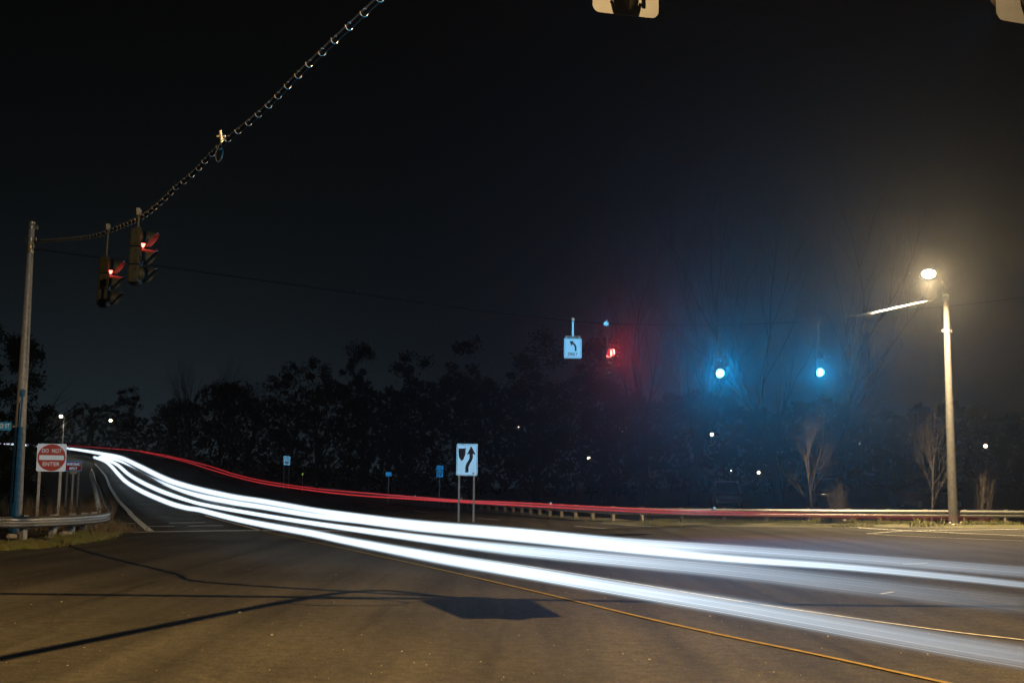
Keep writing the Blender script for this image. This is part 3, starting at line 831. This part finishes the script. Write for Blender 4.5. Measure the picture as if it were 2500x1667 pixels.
# small camera box on the wire above the red signal
c = at(1480, 791, 41.5)
tag(MB().box((c.x, c.y, c.z), (.17, .20, .10), Matrix.Rotation(.2, 3, 'Y'), .02).box((c.x + .02, c.y, c.z + .09), (.04, .04, .12), None, .006).build('detector_camera', M['white']),
    'small pale detector camera on the far wire above the red signal', 'camera')

# ------------------------------------------------------------------ light trails
def glow_mat(name, color):
    m = bpy.data.materials.new(name); m.use_nodes = True; t = m.node_tree; t.nodes.clear()
    a = t.nodes.new('ShaderNodeAttribute'); a.attribute_name = 'glow'
    e = t.nodes.new('ShaderNodeEmission'); e.inputs[0].default_value = (*color, 1); t.links.new(a.outputs['Fac'], e.inputs[1])
    tr = t.nodes.new('ShaderNodeBsdfTransparent'); ad = t.nodes.new('ShaderNodeAddShader'); o = t.nodes.new('ShaderNodeOutputMaterial')
    t.links.new(e.outputs[0], ad.inputs[0]); t.links.new(tr.outputs[0], ad.inputs[1]); t.links.new(ad.outputs[0], o.inputs[0]); return m
M['head'] = glow_mat('headlight_streak', (.72, .87, 1.0)); M['tail'] = glow_mat('tail_light_streak', (1.0, .055, .07))
def trail(name, label, rows, m, shells, h, group, n=10, depths=None, cat='light trail', parent=None):
    """rows: (px, py, half width px, brightness); a bundle of nested luminous tubes at lamp height h over the road"""
    pts = []; 
    for i, (px, py, hw, e) in enumerate(rows):
        p = at(px, py, depths(px)) if depths else hit(px, py, h)
        d = (p - CAM).dot(F)
        pts.append((p, hw * (.84 if px < 900 else 1.0) * d / FPX, e))
    P = catmull([q[0] for q in pts], 5); k = len(P)
    rad, em = [], []
    for j in range(k):
        f = j / 5; i = min(int(f), len(pts) - 2); u = f - i
        rad.append(lerp(pts[i][1], pts[i+1][1], u)); e_ = math.exp(lerp(math.log(pts[i][2]), math.log(pts[i+1][2]), u)); em.append(e_ if e_ < 1 else min(1.75, 1 + .36 * (e_ - 1)))
    mb = MB(); vals = []
    for s, wgt in shells:
        mb.tube(P, [r * s for r in rad], n, True)
        for e in em: vals += [e * wgt / 2] * n
    o = mb.build(name, m, fix=False)
    at_ = o.data.attributes.new('glow', 'FLOAT', 'POINT')
    for i, v in enumerate(vals): at_.data[i].value = v
    for pl in o.data.polygons: pl.use_smooth = True
    if parent: o.parent = parent; return o
    return tag(o, label, cat, group)
def streaks(parent, rows, h, offs, depths=None):
    rr = [r for r in rows if r[0] > 1000]
    for off, wd, k in offs:
        trail('light_streak', None, [(px, py + off * hw, wd * hw * .1, min(.9, e * k) if px > 1200 else .02) for px, py, hw, e in rr], M['head'], [(1.0, .5), (.6, .5)], h, None, 6, depths, parent=parent)
SH = [(1.3, .03), (1.12, .08), (1.0, .20), (.85, .25), (.65, .24), (.42, .20)]
grp = 'headlight trails of cars'
A = [(-40, 1082), (60, 1086), (160, 1094), (200, 1100), (248, 1110)]
A1 = [(-40, 1082, 3, 6), (60, 1086, 3.2, 6), (160, 1094, 3.5, 7), (200, 1099, 4, 8), (248, 1107, 5, 8), (295, 1117, 6, 8), (343, 1139, 7, 8), (402, 1168, 8, 8), (462, 1188, 8, 8), (557, 1210, 8, 8), (640, 1223, 8, 8), (760, 1244, 8, 7.5), (876, 1260, 8.5, 7), (1015, 1278, 9.5, 6), (1250, 1298, 11, 4.5), (1516, 1323, 12, 1.5), (1781, 1341, 13, .62), (2047, 1360, 13, .42), (2313, 1381, 14, .30), (2500, 1396, 15, .20), (2700, 1412, 16, .1)]
A2 = [(248, 1112, 4, 6), (295, 1127, 5, 7), (343, 1157, 6, 7), (402, 1183, 7, 8), (462, 1204, 8, 8), (557, 1224, 8, 8), (640, 1237, 8, 8), (760, 1257, 8, 8), (876, 1271, 8.5, 7), (1015, 1287, 9.5, 6), (1250, 1310, 11, 5), (1516, 1338, 11, 3.2), (1781, 1363, 10, 1.8), (2047, 1382, 9, .95), (2313, 1407, 9, .55), (2500, 1427, 9, .38), (2700, 1448, 9, .2)]
B = [(243, 1115, 4, 6), (283, 1132, 5, 7), (312, 1156, 5.5, 7), (343, 1175, 6, 7), (390, 1197, 6.5, 7), (462, 1222, 5.2, 7), (521, 1236, 5.5, 7), (605, 1251, 5.8, 7), (676, 1263, 6.2, 7), (760, 1276, 7, 7), (850, 1289, 8, 6), (1063, 1318, 10, 3.5), (1250, 1341, 14, 1.5), (1516, 1367, 17, .80), (1781, 1392, 20, .45), (2047, 1423, 23, .25), (2313, 1455, 24, .13), (2500, 1476, 25, .07)]
C_ = [(230, 1115.7, 4, 6), (255, 1125, 4.5, 7), (271, 1137, 5, 7), (288, 1156, 5.5, 7), (307, 1175, 6, 7), (343, 1197, 6.5, 7), (402, 1223, 7, 7), (450, 1238, 7, 7), (486, 1244, 7, 7), (533, 1256, 7.5, 7), (593, 1270, 8, 7), (676, 1286, 9, 7), (760, 1301, 10, 7), (850, 1320, 11, 7), (1063, 1360, 13, 6), (1250, 1391, 15, 3.2), (1516, 1436, 18, 1.15), (1781, 1479, 22, .70), (2047, 1526, 25, .47), (2313, 1573, 28, .33), (2500, 1604, 30, .25), (2680, 1636, 32, .1)]
_d = [(px, hit(px, py, .65).y) for px, py, *_ in A1]
dA = lambda px: interp([q[0] for q in _d], [q[1] for q in _d], px)
tA1 = trail('headlight_trail', 'upper edge of the brightest white headlight trail, topmost white streak on the road', A1, M['head'], SH, .65, grp, depths=dA)
tA2 = trail('headlight_trail', 'bright white headlight trail just under the topmost white streak', A2, M['head'], SH, .65, grp, depths=dA)
tB = trail('headlight_trail', 'white headlight trail in the middle, fading to a faint grey band at the right', B, M['head'], SH, .65, grp)
tC = trail('headlight_trail', 'lowest white headlight trail, a broad pale blue band at lower right', C_, M['head'], SH, .65, grp)
streaks(tA1, A1, .65, ((-.75, .5, .5), (.1, .6, .6), (.6, .4, .4)), dA)
streaks(tA2, A2, .65, ((-.4, .5, .5), (.5, .9, .6)), dA)
streaks(tB, B, .65, ((-.6, .3, .6), (.55, .35, .7), (.0, .25, .5)))
streaks(tC, C_, .65, ((.8, .35, .7), (.35, .30, .5), (-.2, .25, .5), (-.7, .3, .4)))
grp = 'tail light trails of a car'
R1 = [(-30, 1082, .8, .3), (90, 1084.5, .8, .35), (200, 1089.5, 1, .4), (295, 1096.7, 1.2, .45), (343, 1101, 1.3, .5), (402, 1111, 1.4, .5), (450, 1121.7, 1.5, .5), (509.5, 1137, 1.6, .5), (569, 1156, 1.7, .5), (640, 1173, 1.8, .5), (760, 1191, 2, .5), (876, 1201.5, 2, .55), (1015, 1213, 2.2, .5), (1120, 1221, 2.4, .5), (1250, 1226, 2.6, .5), (1600, 1243.5, 3.4, .42), (1983, 1254, 3.6, .22), (2200, 1259, 3.8, .12), (2430, 1264, 4, .03)]
R2 = [(343, 1102.5, 1.0, .4), (402, 1114.5, 1.4, .5), (450, 1126, 1.5, .5), (509, 1144, 1.7, .5), (569, 1162, 1.8, .5), (640, 1179, 2, .55), (760, 1196.6, 2.2, .6), (876, 1209, 2.4, .6), (1015, 1218, 2.6, .55), (1250, 1232, 3, .55), (1600, 1250, 3.4, .34), (1983, 1259.5, 3.6, .14), (2200, 1264.5, 3.8, .09), (2430, 1269, 4, .03)]
_r = [(px, hit(px, py, .8).y) for px, py, *_ in R1]
dR = lambda px: interp([q[0] for q in _r], [q[1] for q in _r], px)
SR = [(.95, .12), (.75, .28), (.6, .32), (.4, .28)]
trail('tail_light_trail', 'upper of the two thin red tail light trails curving away to the left', R1, M['tail'], SR, .8, grp, 8, dR)
trail('tail_light_trail', 'lower of the two thin red tail light trails curving away to the left', R2, M['tail'], SR, .8, grp, 8, dR)

# ------------------------------------------------------------------ plants
def branch_tree(seed, h, r, spread, levels, up=.25, first=.3, kids_=(4, 3, 3, 3), twist=.25, fork=False, base_n=8):
    """returns (trunk MB, branches MB)"""
    rnd = random.Random(seed); tr, br = MB(), MB()
    def grow(p, d, ln, rad, lev, mb):
        n = 5 if lev == 0 else (4 if lev < 3 else 3); pts = [p]; rr = [rad]; q = p.copy()
        for k in range(n):
            d = (d + Vector((rnd.gauss(0, twist * .4), rnd.gauss(0, twist * .4), rnd.gauss(0, twist * .15) + up * .12 * (lev > 0)))).normalized()
            q = q + d * ln / n; pts.append(q.copy()); rr.append(rad * lerp(1, .35 if lev else .4, (k + 1) / n))
        mb.tube(pts, rr, base_n if lev == 0 else (5 if lev == 1 else 3), lev < 2)
        if lev >= levels: return
        kc = kids_[min(lev, len(kids_) - 1)]
        for c in range(kc):
            f = lerp(first if lev == 0 else .25, 1.0, (c + rnd.random() * .7) / kc); i = min(int(f * n), n - 1)
            s = pts[i].lerp(pts[i+1], f * n - i)
            a = rnd.random() * 2 * math.pi; side = Vector((math.cos(a), math.sin(a), 0)); side = (side - d * side.dot(d)).normalized()
            nd = (d * (1 - spread) + side * spread + Vector((0, 0, up * .6))).normalized()
            grow(s, nd, ln * rnd.uniform(.45, .75) * (1.0 if lev else lerp(1.0, .7, f)), max(.004, rr[i] * rnd.uniform(.45, .62)), lev + 1, br)
        if lev > 0 or fork: grow(pts[-1], d, ln * .55, rr[-1], lev + 1, br)
    grow(Vector((0, 0, -.4)), Vector((0, 0, 1)), h * .55, r, 0, tr)
    return tr, br
def bare_tree(label, loc, seed, h, r, spread=.55, levels=4, group=None, cat='tree', name='bare_tree', m=None, **kw):
    t = thing(name, label, cat, loc, (0, 0, random.uniform(0, 6)), group)
    a, b = branch_tree(seed, h, r, spread, levels, **kw)
    o = a.build('trunk', m or M['darkbark'], t); b.build('branches', m or M['darkbark'], t)
    return t
def leafy(label, loc, seed, h, w, n=3000, size=.5, group=None, low=.08, name='evergreen_tree'):
    rnd = random.Random(seed); t = thing(name, label, 'tree', loc, (0, 0, rnd.uniform(0, 6)), group)
    a, b = branch_tree(seed, h * .95, h * .022, .6, 2, kids_=(9, 4), first=.15)
    for v in b.bm.verts: v.co.z = v.co.z
    n = int(n * 1.5); size *= .72
    a.build('trunk', M['darkbark'], t); b.build('branches', M['darkbark'], t)
    lobes = []
    for k in range(64):
        z = lerp(low, .93, rnd.random()); rr = w * (.30 + .70 * math.sin(math.pi * min(1, (z * .82 + .14)))) * .62
        a_ = rnd.random() * 6.283; q = rnd.random() ** .5
        lobes.append((Vector((rr * q * math.cos(a_), rr * q * math.sin(a_), z * h)), w * rnd.uniform(.07, .24)))
    bm = bmesh.new()
    for k in range(n):
        c, lr_ = lobes[rnd.randrange(len(lobes))]
        d = Vector((rnd.gauss(0, 1), rnd.gauss(0, 1), rnd.gauss(0, .75))).normalized() * lr_ * (rnd.random() ** .4) * (rnd.uniform(1.1, 1.7) if rnd.random() < .15 else 1)
        p = c + d; s = size * rnd.uniform(.35, 1)
        u = Vector((rnd.gauss(0, 1), rnd.gauss(0, 1), rnd.gauss(0, 1))).normalized(); v = u.orthogonal().normalized()
        bm.faces.new([bm.verts.new(p + u * s * x + v * s * y) for x, y in ((-.6, 0), (0, -.28), (.6, 0), (0, .28))])
    mb = MB(); mb.bm.free(); mb.bm = bm
    mb.build('crown', M['leaf'], t, fix=False); return t
def gz_(x, y): return terrain(x, y)
def plant_at(px, Y):
    p = at(px, 1180, Y); return Vector((p.x, p.y, gz_(p.x, p.y)))
def height_to(px, py, Y): return at(px, py, Y).z - plant_at(px, Y).z

# tall bare trees behind the signals
tr_grp = 'tall bare trees behind the signals'
for px, top, Y, sd_, lab in ((1690, 560, 92, 11, 'tall bare tree standing behind the middle blue green signal'), (1905, 470, 96, 12, 'tallest bare tree, between and behind the two blue green signals'),
                            (2010, 520, 90, 13, 'tall bare tree right behind the signal nearest to the lamp pole'), (1560, 620, 104, 14, 'bare tree rising behind the red signal')):
    p = plant_at(px, Y); hh = height_to(px, top, Y)
    bare_tree(lab, p, sd_, hh * 1.12, .36, .34, 5, tr_grp, up=.5, kids_=(6, 3, 3, 3, 2), first=.22, twist=.3)
# bare trees against the glow on the left
sk = 'bare trees on the skyline at the left'
for px, top, Y, sd_, sp_, lab in ((222, 944, 275, 21, .62, 'small flat topped bare tree on the skyline above the DO NOT ENTER sign'),
                            (462, 878, 245, 22, .42, 'bare tree with leaning limbs at the left end of the dark wood'),
                            (535, 848, 235, 23, .40, 'tall fan shaped bare tree on the skyline above the bend of the red trails'),
                            (590, 872, 220, 24, .42, 'thinner bare tree just right of the fan shaped one')):
    p = plant_at(px, Y); hh = height_to(px, top, Y)
    bare_tree(lab, p, sd_, hh * 1.10, hh * .022, sp_, 5, sk, up=.4, kids_=(6, 4, 3, 3, 2), first=.25, twist=.35)
dg = 'dense dark trees of the wood'
for px, top, Y, wpx, sd_, n, lab in (
     (300, 938, 275, 95, 31, 3500, 'rounded dense tree on the skyline right of the small bare tree'),
     (30, 800, 62, 200, 32, 6500, 'big ragged evergreen behind the left pole'),
     (-70, 760, 58, 200, 42, 4000, 'black evergreen cut by the left picture edge'),
     (430, 975, 245, 160, 33, 3500, 'low dark tree at the left end of the wood below the skyline trees'),
     (560, 925, 215, 200, 43, 4000, 'dark bushy tree below the fan shaped bare tree'),
     (690, 868, 190, 150, 34, 4000, 'dense dark tree on the slope of the wood above the far speed sign'),
     (770, 845, 160, 130, 44, 3500, 'dense pointed tree left of the round topped one'),
     (865, 822, 140, 150, 35, 4500, 'round topped dense tree standing highest left of centre'),
     (1000, 835, 120, 190, 36, 4000, 'dense dark tree above the plain blue sign'),
     (1150, 800, 116, 220, 37, 4500, 'dense dark tree directly behind the keep right sign'),
     (1310, 770, 112, 230, 38, 4500, 'dense dark tree behind the hanging ONLY sign'),
     (1480, 800, 112, 230, 39, 4500, 'dense dark tree behind the red signal')):
    p = plant_at(px, Y); hh = height_to(px, top, Y); wd = wpx * Y / FPX
    leafy(lab, p, sd_, hh, wd * .62, n, max(.32, wd * .07), dg)
# the far wood that closes the view: one ragged mass
rnd = random.Random(5); bm = bmesh.new()
for k in range(26000):
    px = rnd.uniform(-250, 2750); Y = rnd.uniform(0, 60) + interp([0, 620, 800, 900], [290, 250, 190, 150], px)
    topy = interp([-250, 100, 250, 380, 520, 800, 1100, 1500, 1800, 2750], [1000, 1000, 1005, 1010, 960, 950, 930, 945, 985, 1010], px) + 18 * math.sin(px * .021) + 9 * math.sin(px * .083 + 1)
    py = lerp(1205, topy, rnd.random() ** .75)
    p = at(px, py, Y); s = rnd.uniform(.5, 1.5)
    if p.z < terrain(p.x, p.y) - .5: continue
    u = Vector((rnd.gauss(0, 1), rnd.gauss(0, 1), rnd.gauss(0, 1))).normalized(); v = u.orthogonal().normalized()
    bm.faces.new([bm.verts.new(p + u * s * x + v * s * y) for x, y in ((-.6, 0), (0, -.3), (.6, 0), (0, .3))])
mb = MB(); mb.bm.free(); mb.bm = bm
tag(mb.build('woods', M['leaf'], fix=False), 'dark mass of far woodland closing the view behind the road', 'woods', kind='stuff')
# saplings and shrubs behind the guardrail
for px, top, Y, sd_, lab in ((1978, 1035, 57, 51, 'slim bare sapling behind the guardrail below the signals'), (2272, 1045, 58, 52, 'slim bare sapling just left of the lamp pole')):
    p = plant_at(px, Y); hh = height_to(px, top, Y)
    bare_tree(lab, p, sd_, hh * 1.45, .05, .46, 3, 'bare saplings', 'sapling', 'sapling', M['twig'], up=.5, kids_=(8, 4, 3), first=.34, twist=.16)
def shrub(label, loc, h, w, seed, lean=0):
    rnd = random.Random(seed); t = thing('shrub', label, 'shrub', loc)
    st = MB(); tw = st
    for k in range(34):
        a = rnd.random() * 6.283; q = rnd.random() ** .6; tip = Vector((w * q * math.cos(a), w * .6 * q * math.sin(a), h * rnd.uniform(.62, 1) * (1 - .15 * q)))
        b0 = Vector((.14 * math.cos(a) * q, .14 * math.sin(a) * q, -.2)); mid = b0.lerp(tip, .5) + Vector((rnd.gauss(0, .05), rnd.gauss(0, .05), .1))
        P = catmull([b0, mid, tip], 3); st.tube(P, [lerp(.014, .004, i / (len(P)-1)) for i in range(len(P))], 4, False)
        for j in range(6):
            s = P[rnd.randrange(2, len(P))]; e = s + Vector((rnd.gauss(0, .12), rnd.gauss(0, .1), rnd.uniform(.08, .30)))
            tw.tube([s, s.lerp(e, .5) + Vector((rnd.gauss(0, .02), 0, 0)), e], [.006, .004, .002], 3, False)
    st.build('stems', M['twig'], t); return t
sg = 'leafless shrubs by the guardrail'
p = plant_at(2042, 55); shrub('leafless reddish shrub behind the guardrail between sapling and lamp pole', p, height_to(2042, 1170, 55), .62, 61)
p = plant_at(2393, 55.5); shrub('leafless brown shrub growing just right of the lamp pole', p, height_to(2393, 1138, 55.5), .72, 62)

# grass along the verges
def blades(name, label, cat, base, n, hmin, hmax, m, wid, seed, kind='stuff'):
    rnd = random.Random(seed); bm = bmesh.new()
    for k in range(n):
        p = base(rnd)
        if p is None: continue
        h = rnd.uniform(hmin, hmax); a = rnd.random() * 6.283; u = Vector((math.cos(a), math.sin(a), 0)) * wid
        ln = Vector((rnd.gauss(0, .35), rnd.gauss(0, .35), 0)) * h
        b1, b2 = bm.verts.new(p - u), bm.verts.new(p + u); c1, c2 = bm.verts.new(p + ln * .4 - u * .7 + Vector((0, 0, h * .6))), bm.verts.new(p + ln * .4 + u * .7 + Vector((0, 0, h * .6)))
        tp_ = bm.verts.new(p + ln + Vector((0, 0, h)))
        bm.faces.new((b1, b2, c2, c1)); bm.faces.new((c1, c2, tp_))
    mb = MB(); mb.bm.free(); mb.bm = bm
    return tag(mb.build(name, m, fix=False), label, cat, kind=kind)
def clump(x, y): return math.sin(x * 1.7 + math.sin(y * 2.3)) + math.sin(x * .63 + y * 1.1) > -.55
def right_base(rnd):
    px = rnd.uniform(1560, 2520); t = rnd.random()
    a = hit(px, interp([1560, 2059, 2330, 2500], [1282.5, 1287.4, 1288, 1287.5], px)); b = a + Vector((.3, 3.2, 0)); p = a.lerp(b, t)
    if not clump(p.x * 1.3, p.y): return None
    p.z = lerp(0, .10, smooth(t * 1.6)); return p
blades('right_grass', 'patchy dry grass along the foot of the right guardrail', 'grass', right_base, 9000, .04, .17, M['grass'], .010, 71)
lefta = catmull(LEFTEDGE[4:], 8)
def left_base(rnd):
    a = lefta[rnd.randrange(len(lefta))].copy(); a += Vector((rnd.uniform(-.4, .4), rnd.uniform(-.1, .1), 0)); t = rnd.random()
    p = a + Vector((-2.2, 3.2, 0)) * t * (.62 + .25 * math.sin(a.x * 3.1))
    if math.sin(p.x * 5.3) * math.sin(p.y * 4.1) > .62: return None
    p.z = .015; return p
blades('left_grass', 'short green grass under the left guardrail', 'grass', left_base, 12000, .03, .11, M['grass'], .010, 72)
def weed_base(rnd):
    px = rnd.uniform(-40, 275); p = at(px, 1262, rnd.uniform(38, 43)); 
    if px > 200: p = at(px, 1262, rnd.uniform(42, 46))
    return Vector((p.x, p.y, -.05))
blades('dry_weeds', 'tall dry weed stalks behind the left guardrail', 'weeds', weed_base, 900, .3, 1.25, M['dry'], .012, 73)
def end_tuft(rnd):
    c = hit(268, 1300); return Vector((c.x + rnd.gauss(0, .35), c.y + rnd.gauss(0, .6), 0))
blades('weed_tuft', 'ragged dry weed tuft at the end of the left verge', 'weeds', end_tuft, 500, .12, .42, M['dry'], .010, 74)
def rweed(rnd):
    px = rnd.choice([1975, 1990, 2003, 2080, 2084, 2150, 2300, 2240, 2430]); p = hit(px + rnd.gauss(0, 6), 1278); return Vector((p.x, p.y, 0))
blades('verge_weeds', 'scattered taller weeds below the right guardrail', 'weeds', rweed, 260, .10, .42, M['grass'], .012, 75)
def rock(label, px, py, s, seed):
    p = hit(px, py); rnd = random.Random(seed); mb = MB(); q = bmesh.ops.create_icosphere(mb.bm, subdivisions=2, radius=s)
    for v in q['verts']:
        v.co *= rnd.uniform(.78, 1.15); v.co.z *= .65; v.co.x *= 1.3
    return tag(mb.build('rock', M['stone'], None, (p.x, p.y, s * .3), False), label, 'rock')
rock('pale rock at the foot of the guardrail just right of the lamp pole', 2357, 1279, .17, 1)
rock('small stone beside the reddish shrub under the guardrail', 2065, 1273, .14, 2)
rock('broad pale stone under the left guardrail below the DO NOT ENTER sign', 160, 1306, .15, 3)
rock('stone under the left guardrail near its corner', 213, 1296, .12, 4)
rock('dull stone under the left guardrail near the picture edge', 28, 1311, .13, 5)

# ------------------------------------------------------------------ parked cars beyond the guardrail
def make_car(label, loc, rz, L=4.6, W=1.82, H=1.62, paint='paint_dark', suv=True, group='cars parked beyond the guardrail'):
    t = thing('parked_car', label, 'car', loc, (0, 0, rz), group)
    def loft(secs, name, m, bev=.0):
        """secs: list of (x, halfwidth, z0, z1) along the length; rounded top"""
        mb = MB(); rings = []
        for x, hw, z0, z1 in secs:
            o = [(-hw, z0), (-hw * 1.0, lerp(z0, z1, .55)), (-hw * .94, lerp(z0, z1, .88)), (-hw * .75, z1), (0, z1 + .025), (hw * .75, z1), (hw * .94, lerp(z0, z1, .88)), (hw, lerp(z0, z1, .55)), (hw, z0)]
            rings.append([mb.bm.verts.new((x, y, z)) for y, z in o])
        for a, b in zip(rings, rings[1:]):
            for k in range(9): mb.bm.faces.new((a[k], a[(k+1) % 9], b[(k+1) % 9], b[k]))
        mb.bm.faces.new(rings[0]); mb.bm.faces.new(rings[-1][::-1])
        return mb.build(name, m, t, None, True)
    h = L / 2; belt = H * .60
    body = loft([(-h, W*.40, .42, belt*.80), (-h+.10, W*.46, .30, belt*.90), (-h+.45, W*.49, .26, belt*.97), (-h+1.25, W*.5, .24, belt*1.02), (0, W*.5, .24, belt*1.03), (h-1.0, W*.5, .24, belt*1.03), (h-.2, W*.48, .28, belt*1.0), (h, W*.43, .40, belt*.92)], 'body', M[paint])
    rear = h - .25 if suv else h - .95
    gl = loft([(-h+1.15, W*.44, belt*.98, belt*1.0), (-h+1.95, W*.40, belt*.98, H*.985), (-.1, W*.41, belt*.98, H*.998), (rear - .6, W*.40, belt*.98, H*.985), (rear, W*.42, belt*.98, belt*1.05)], 'windows', M['glass'])
    loft([(-h+1.85, W*.375, H*.965, H*.975), (-h+2.1, W*.385, H*.965, H*1.0), (-.1, W*.39, H*.97, H*1.018), (rear-.75, W*.385, H*.965, H*1.0), (rear-.55, W*.37, H*.96, H*.97)], 'roof', M[paint])
    wp = None
    for sx in (-h + .85, h - .85):
        for sy in (-1, 1):
            wm = Matrix.Rotation(R(90), 3, 'X')
            wh = MB().lathe([(.22, -.11), (.31, -.10), (.33, -.06), (.33, .06), (.31, .10), (.22, .11)], 20, rot=wm).build('wheel', M['tyre'], t, (sx, sy * (W/2 - .10), .33), True)
            MB().lathe([(.05, -.118), (.20, -.113), (.215, -.09), (.215, .09), (.20, .113), (.05, .118)], 14, rot=wm).build('rim', M['rim'], wh)
    for sy in (-1, 1):
        MB().box((-h + .07, sy * W * .33, belt * .74), (.10, .34, .13), None, .03).build('headlight', M['lens_off'], t)
        MB().box((h - .06, sy * W * .36, belt * .80), (.10, .22, .22), None, .03).build('tail_light', M['red'], t)
        MB().box((-h + 1.45, sy * (W/2 + .08), belt * 1.06), (.10, .17, .12), None, .03).build('mirror', M[paint], t)
    c = catmull([Vector((-h+1.9, -W*.42, H*.93)), Vector((-h+1.95, -W*.36, H*.995)), Vector((-h+1.95, 0, H*1.02)), Vector((-h+1.95, W*.36, H*.995)), Vector((-h+1.9, W*.42, H*.93))], 4)
    MB().tube(c, .022, 8).build('roof_glint_trim', M['rim'], t, smooth_=True)  # shiny tube added across the roof edge to carry a lamp glint
    for sy in (-1, 1):
        c = catmull([Vector((-h+1.15, sy*W*.45, belt*1.02)), Vector((-h+1.95, sy*W*.415, H*.98)), Vector((-.1, sy*W*.42, H*1.0)), Vector((rear-.6, sy*W*.415, H*.98)), Vector((rear, sy*W*.43, belt*1.06))], 4)
        MB().tube(c, .020, 8).build('window_glint_trim', M['rim'], t, smooth_=True)  # added bright tube, gives the window line its glint
        MB().tube([(-h+.5, sy*(W*.5+.005), belt*.99), (0, sy*(W*.51), belt*1.01), (h-.3, sy*(W*.5), belt)], .014, 6).build('side_glint_trim', M['rim'], t, smooth_=True)  # same along the belt line, added for the highlight
    MB().box((-h - .01, 0, .40), (.10, W * .80, .16), None, .03).build('bumper', M['rim'] if paint == 'paint_grey' else M[paint], t)
    return t
for px, Y, rz, pa, H, suv, lab in ((1773, 80, R(86), 'paint_blue', 1.70, True, 'dark parked car with blue glinting roof, left of the first sapling'),
                                  (2016, 80, R(82), 'paint_dark', 1.78, True, 'dark parked car with blue glinting roof behind the reddish shrub'),
                                  (2268, 74, R(200), 'paint_grey', 1.66, False, 'dark parked sedan with pale glinting edges behind the lamp pole')):
    p = at(px, 1200, Y); make_car(lab, (p.x, p.y, terrain(p.x, p.y) + .0), rz, paint=pa, H=H, suv=suv)

# ------------------------------------------------------------------ distant lamps
dl = 'lamps far beyond the road'
def far_lamp(label, px, py, Y, r, m, pole=True, mm='pole', light=0):
    p = at(px, py, Y); g = terrain(p.x, p.y)
    t = thing('lamp_post', label, 'lamp', (p.x, p.y, g), (0, 0, 0), dl)
    z = p.z - g
    MB().lathe([(.09, -.4), (.08, 0), (.05, z + .25)], 8, (.28, .3, 0)).build('pole', M['pole'] if light else M['bark'], t)
    MB().tube([(.28, .3, z + .22), (.1, .1, z + .30), (0, 0, z + .2)], .03, 6).build('arm', M['pole'], t)
    h = MB().lathe([(r * 1.2, z + r * .6), (r * .8, z + r * 1.6), (.02, z + r * 1.9)], 10).build('lamp_head', M['pole'], t)
    MB().sphere((0, 0, z), r, 10, 8).build('bulb', m, h)
    if light: spot('lamp_light', h, (0, -r * 1.5, z - r), (0, -.3, -1), light, (1, .85, .6), 160, .6, .1)
    return t
far_lamp('distant street lamp with lit pole above the DO NOT ENTER sign', 149, 1016, 150, .20, M['lamp_far'], light=800)
far_lamp('distant white lamp on the hill, left of the skyline trees', 270, 1026, 175, .21, M['lamp_far'])
far_lamp('small warm lamp low in the dark wood, right of the keep right sign', 1437, 1118, 130, .16, M['lamp_far'])
far_lamp('faint lamp below the red signal', 1520, 1052, 170, .11, M['lamp_far_dim'])
far_lamp('white lamp below the middle blue green signal', 1738, 1060, 140, .17, M['lamp_far'])
far_lamp('white lamp low down between the two parked cars', 1852, 1153, 118, .13, M['lamp_far'])
far_lamp('tiny lamp just above the left parked car', 1785, 1148, 125, .05, M['lamp_far'])
far_lamp('bright lamp at the far right beyond the brown shrub', 2406, 1088, 112, .16, M['lamp_far'])
far_lamp('tiny faint lamp between sapling and lamp pole', 2099, 1083, 150, .07, M['lamp_far_dim'])
far_lamp('faint warm lamp in the black wood, up and right of the keep right sign', 1266, 1042, 160, .09, M['lamp_far_dim'])

# ------------------------------------------------------------------ night mist
HZ_DENSITY = 0.00034
m = bpy.data.materials.new('haze'); m.use_nodes = True; t = m.node_tree; t.nodes.clear()
pv = t.nodes.new('ShaderNodeVolumePrincipled'); pv.inputs['Color'].default_value = (.86, .92, .98, 1); pv.inputs['Density'].default_value = HZ_DENSITY
pv.inputs['Anisotropy'].default_value = .86
o = t.nodes.new('ShaderNodeOutputMaterial'); t.links.new(pv.outputs[0], o.inputs['Volume'])
m.cycles.volume_sampling = 'MULTIPLE_IMPORTANCE'
hz = MB().box((0, 420, 30), (1420, 980, 66)).build('haze', m)
tag(hz, 'thin night mist lit by the lamps', 'mist', kind='stuff')
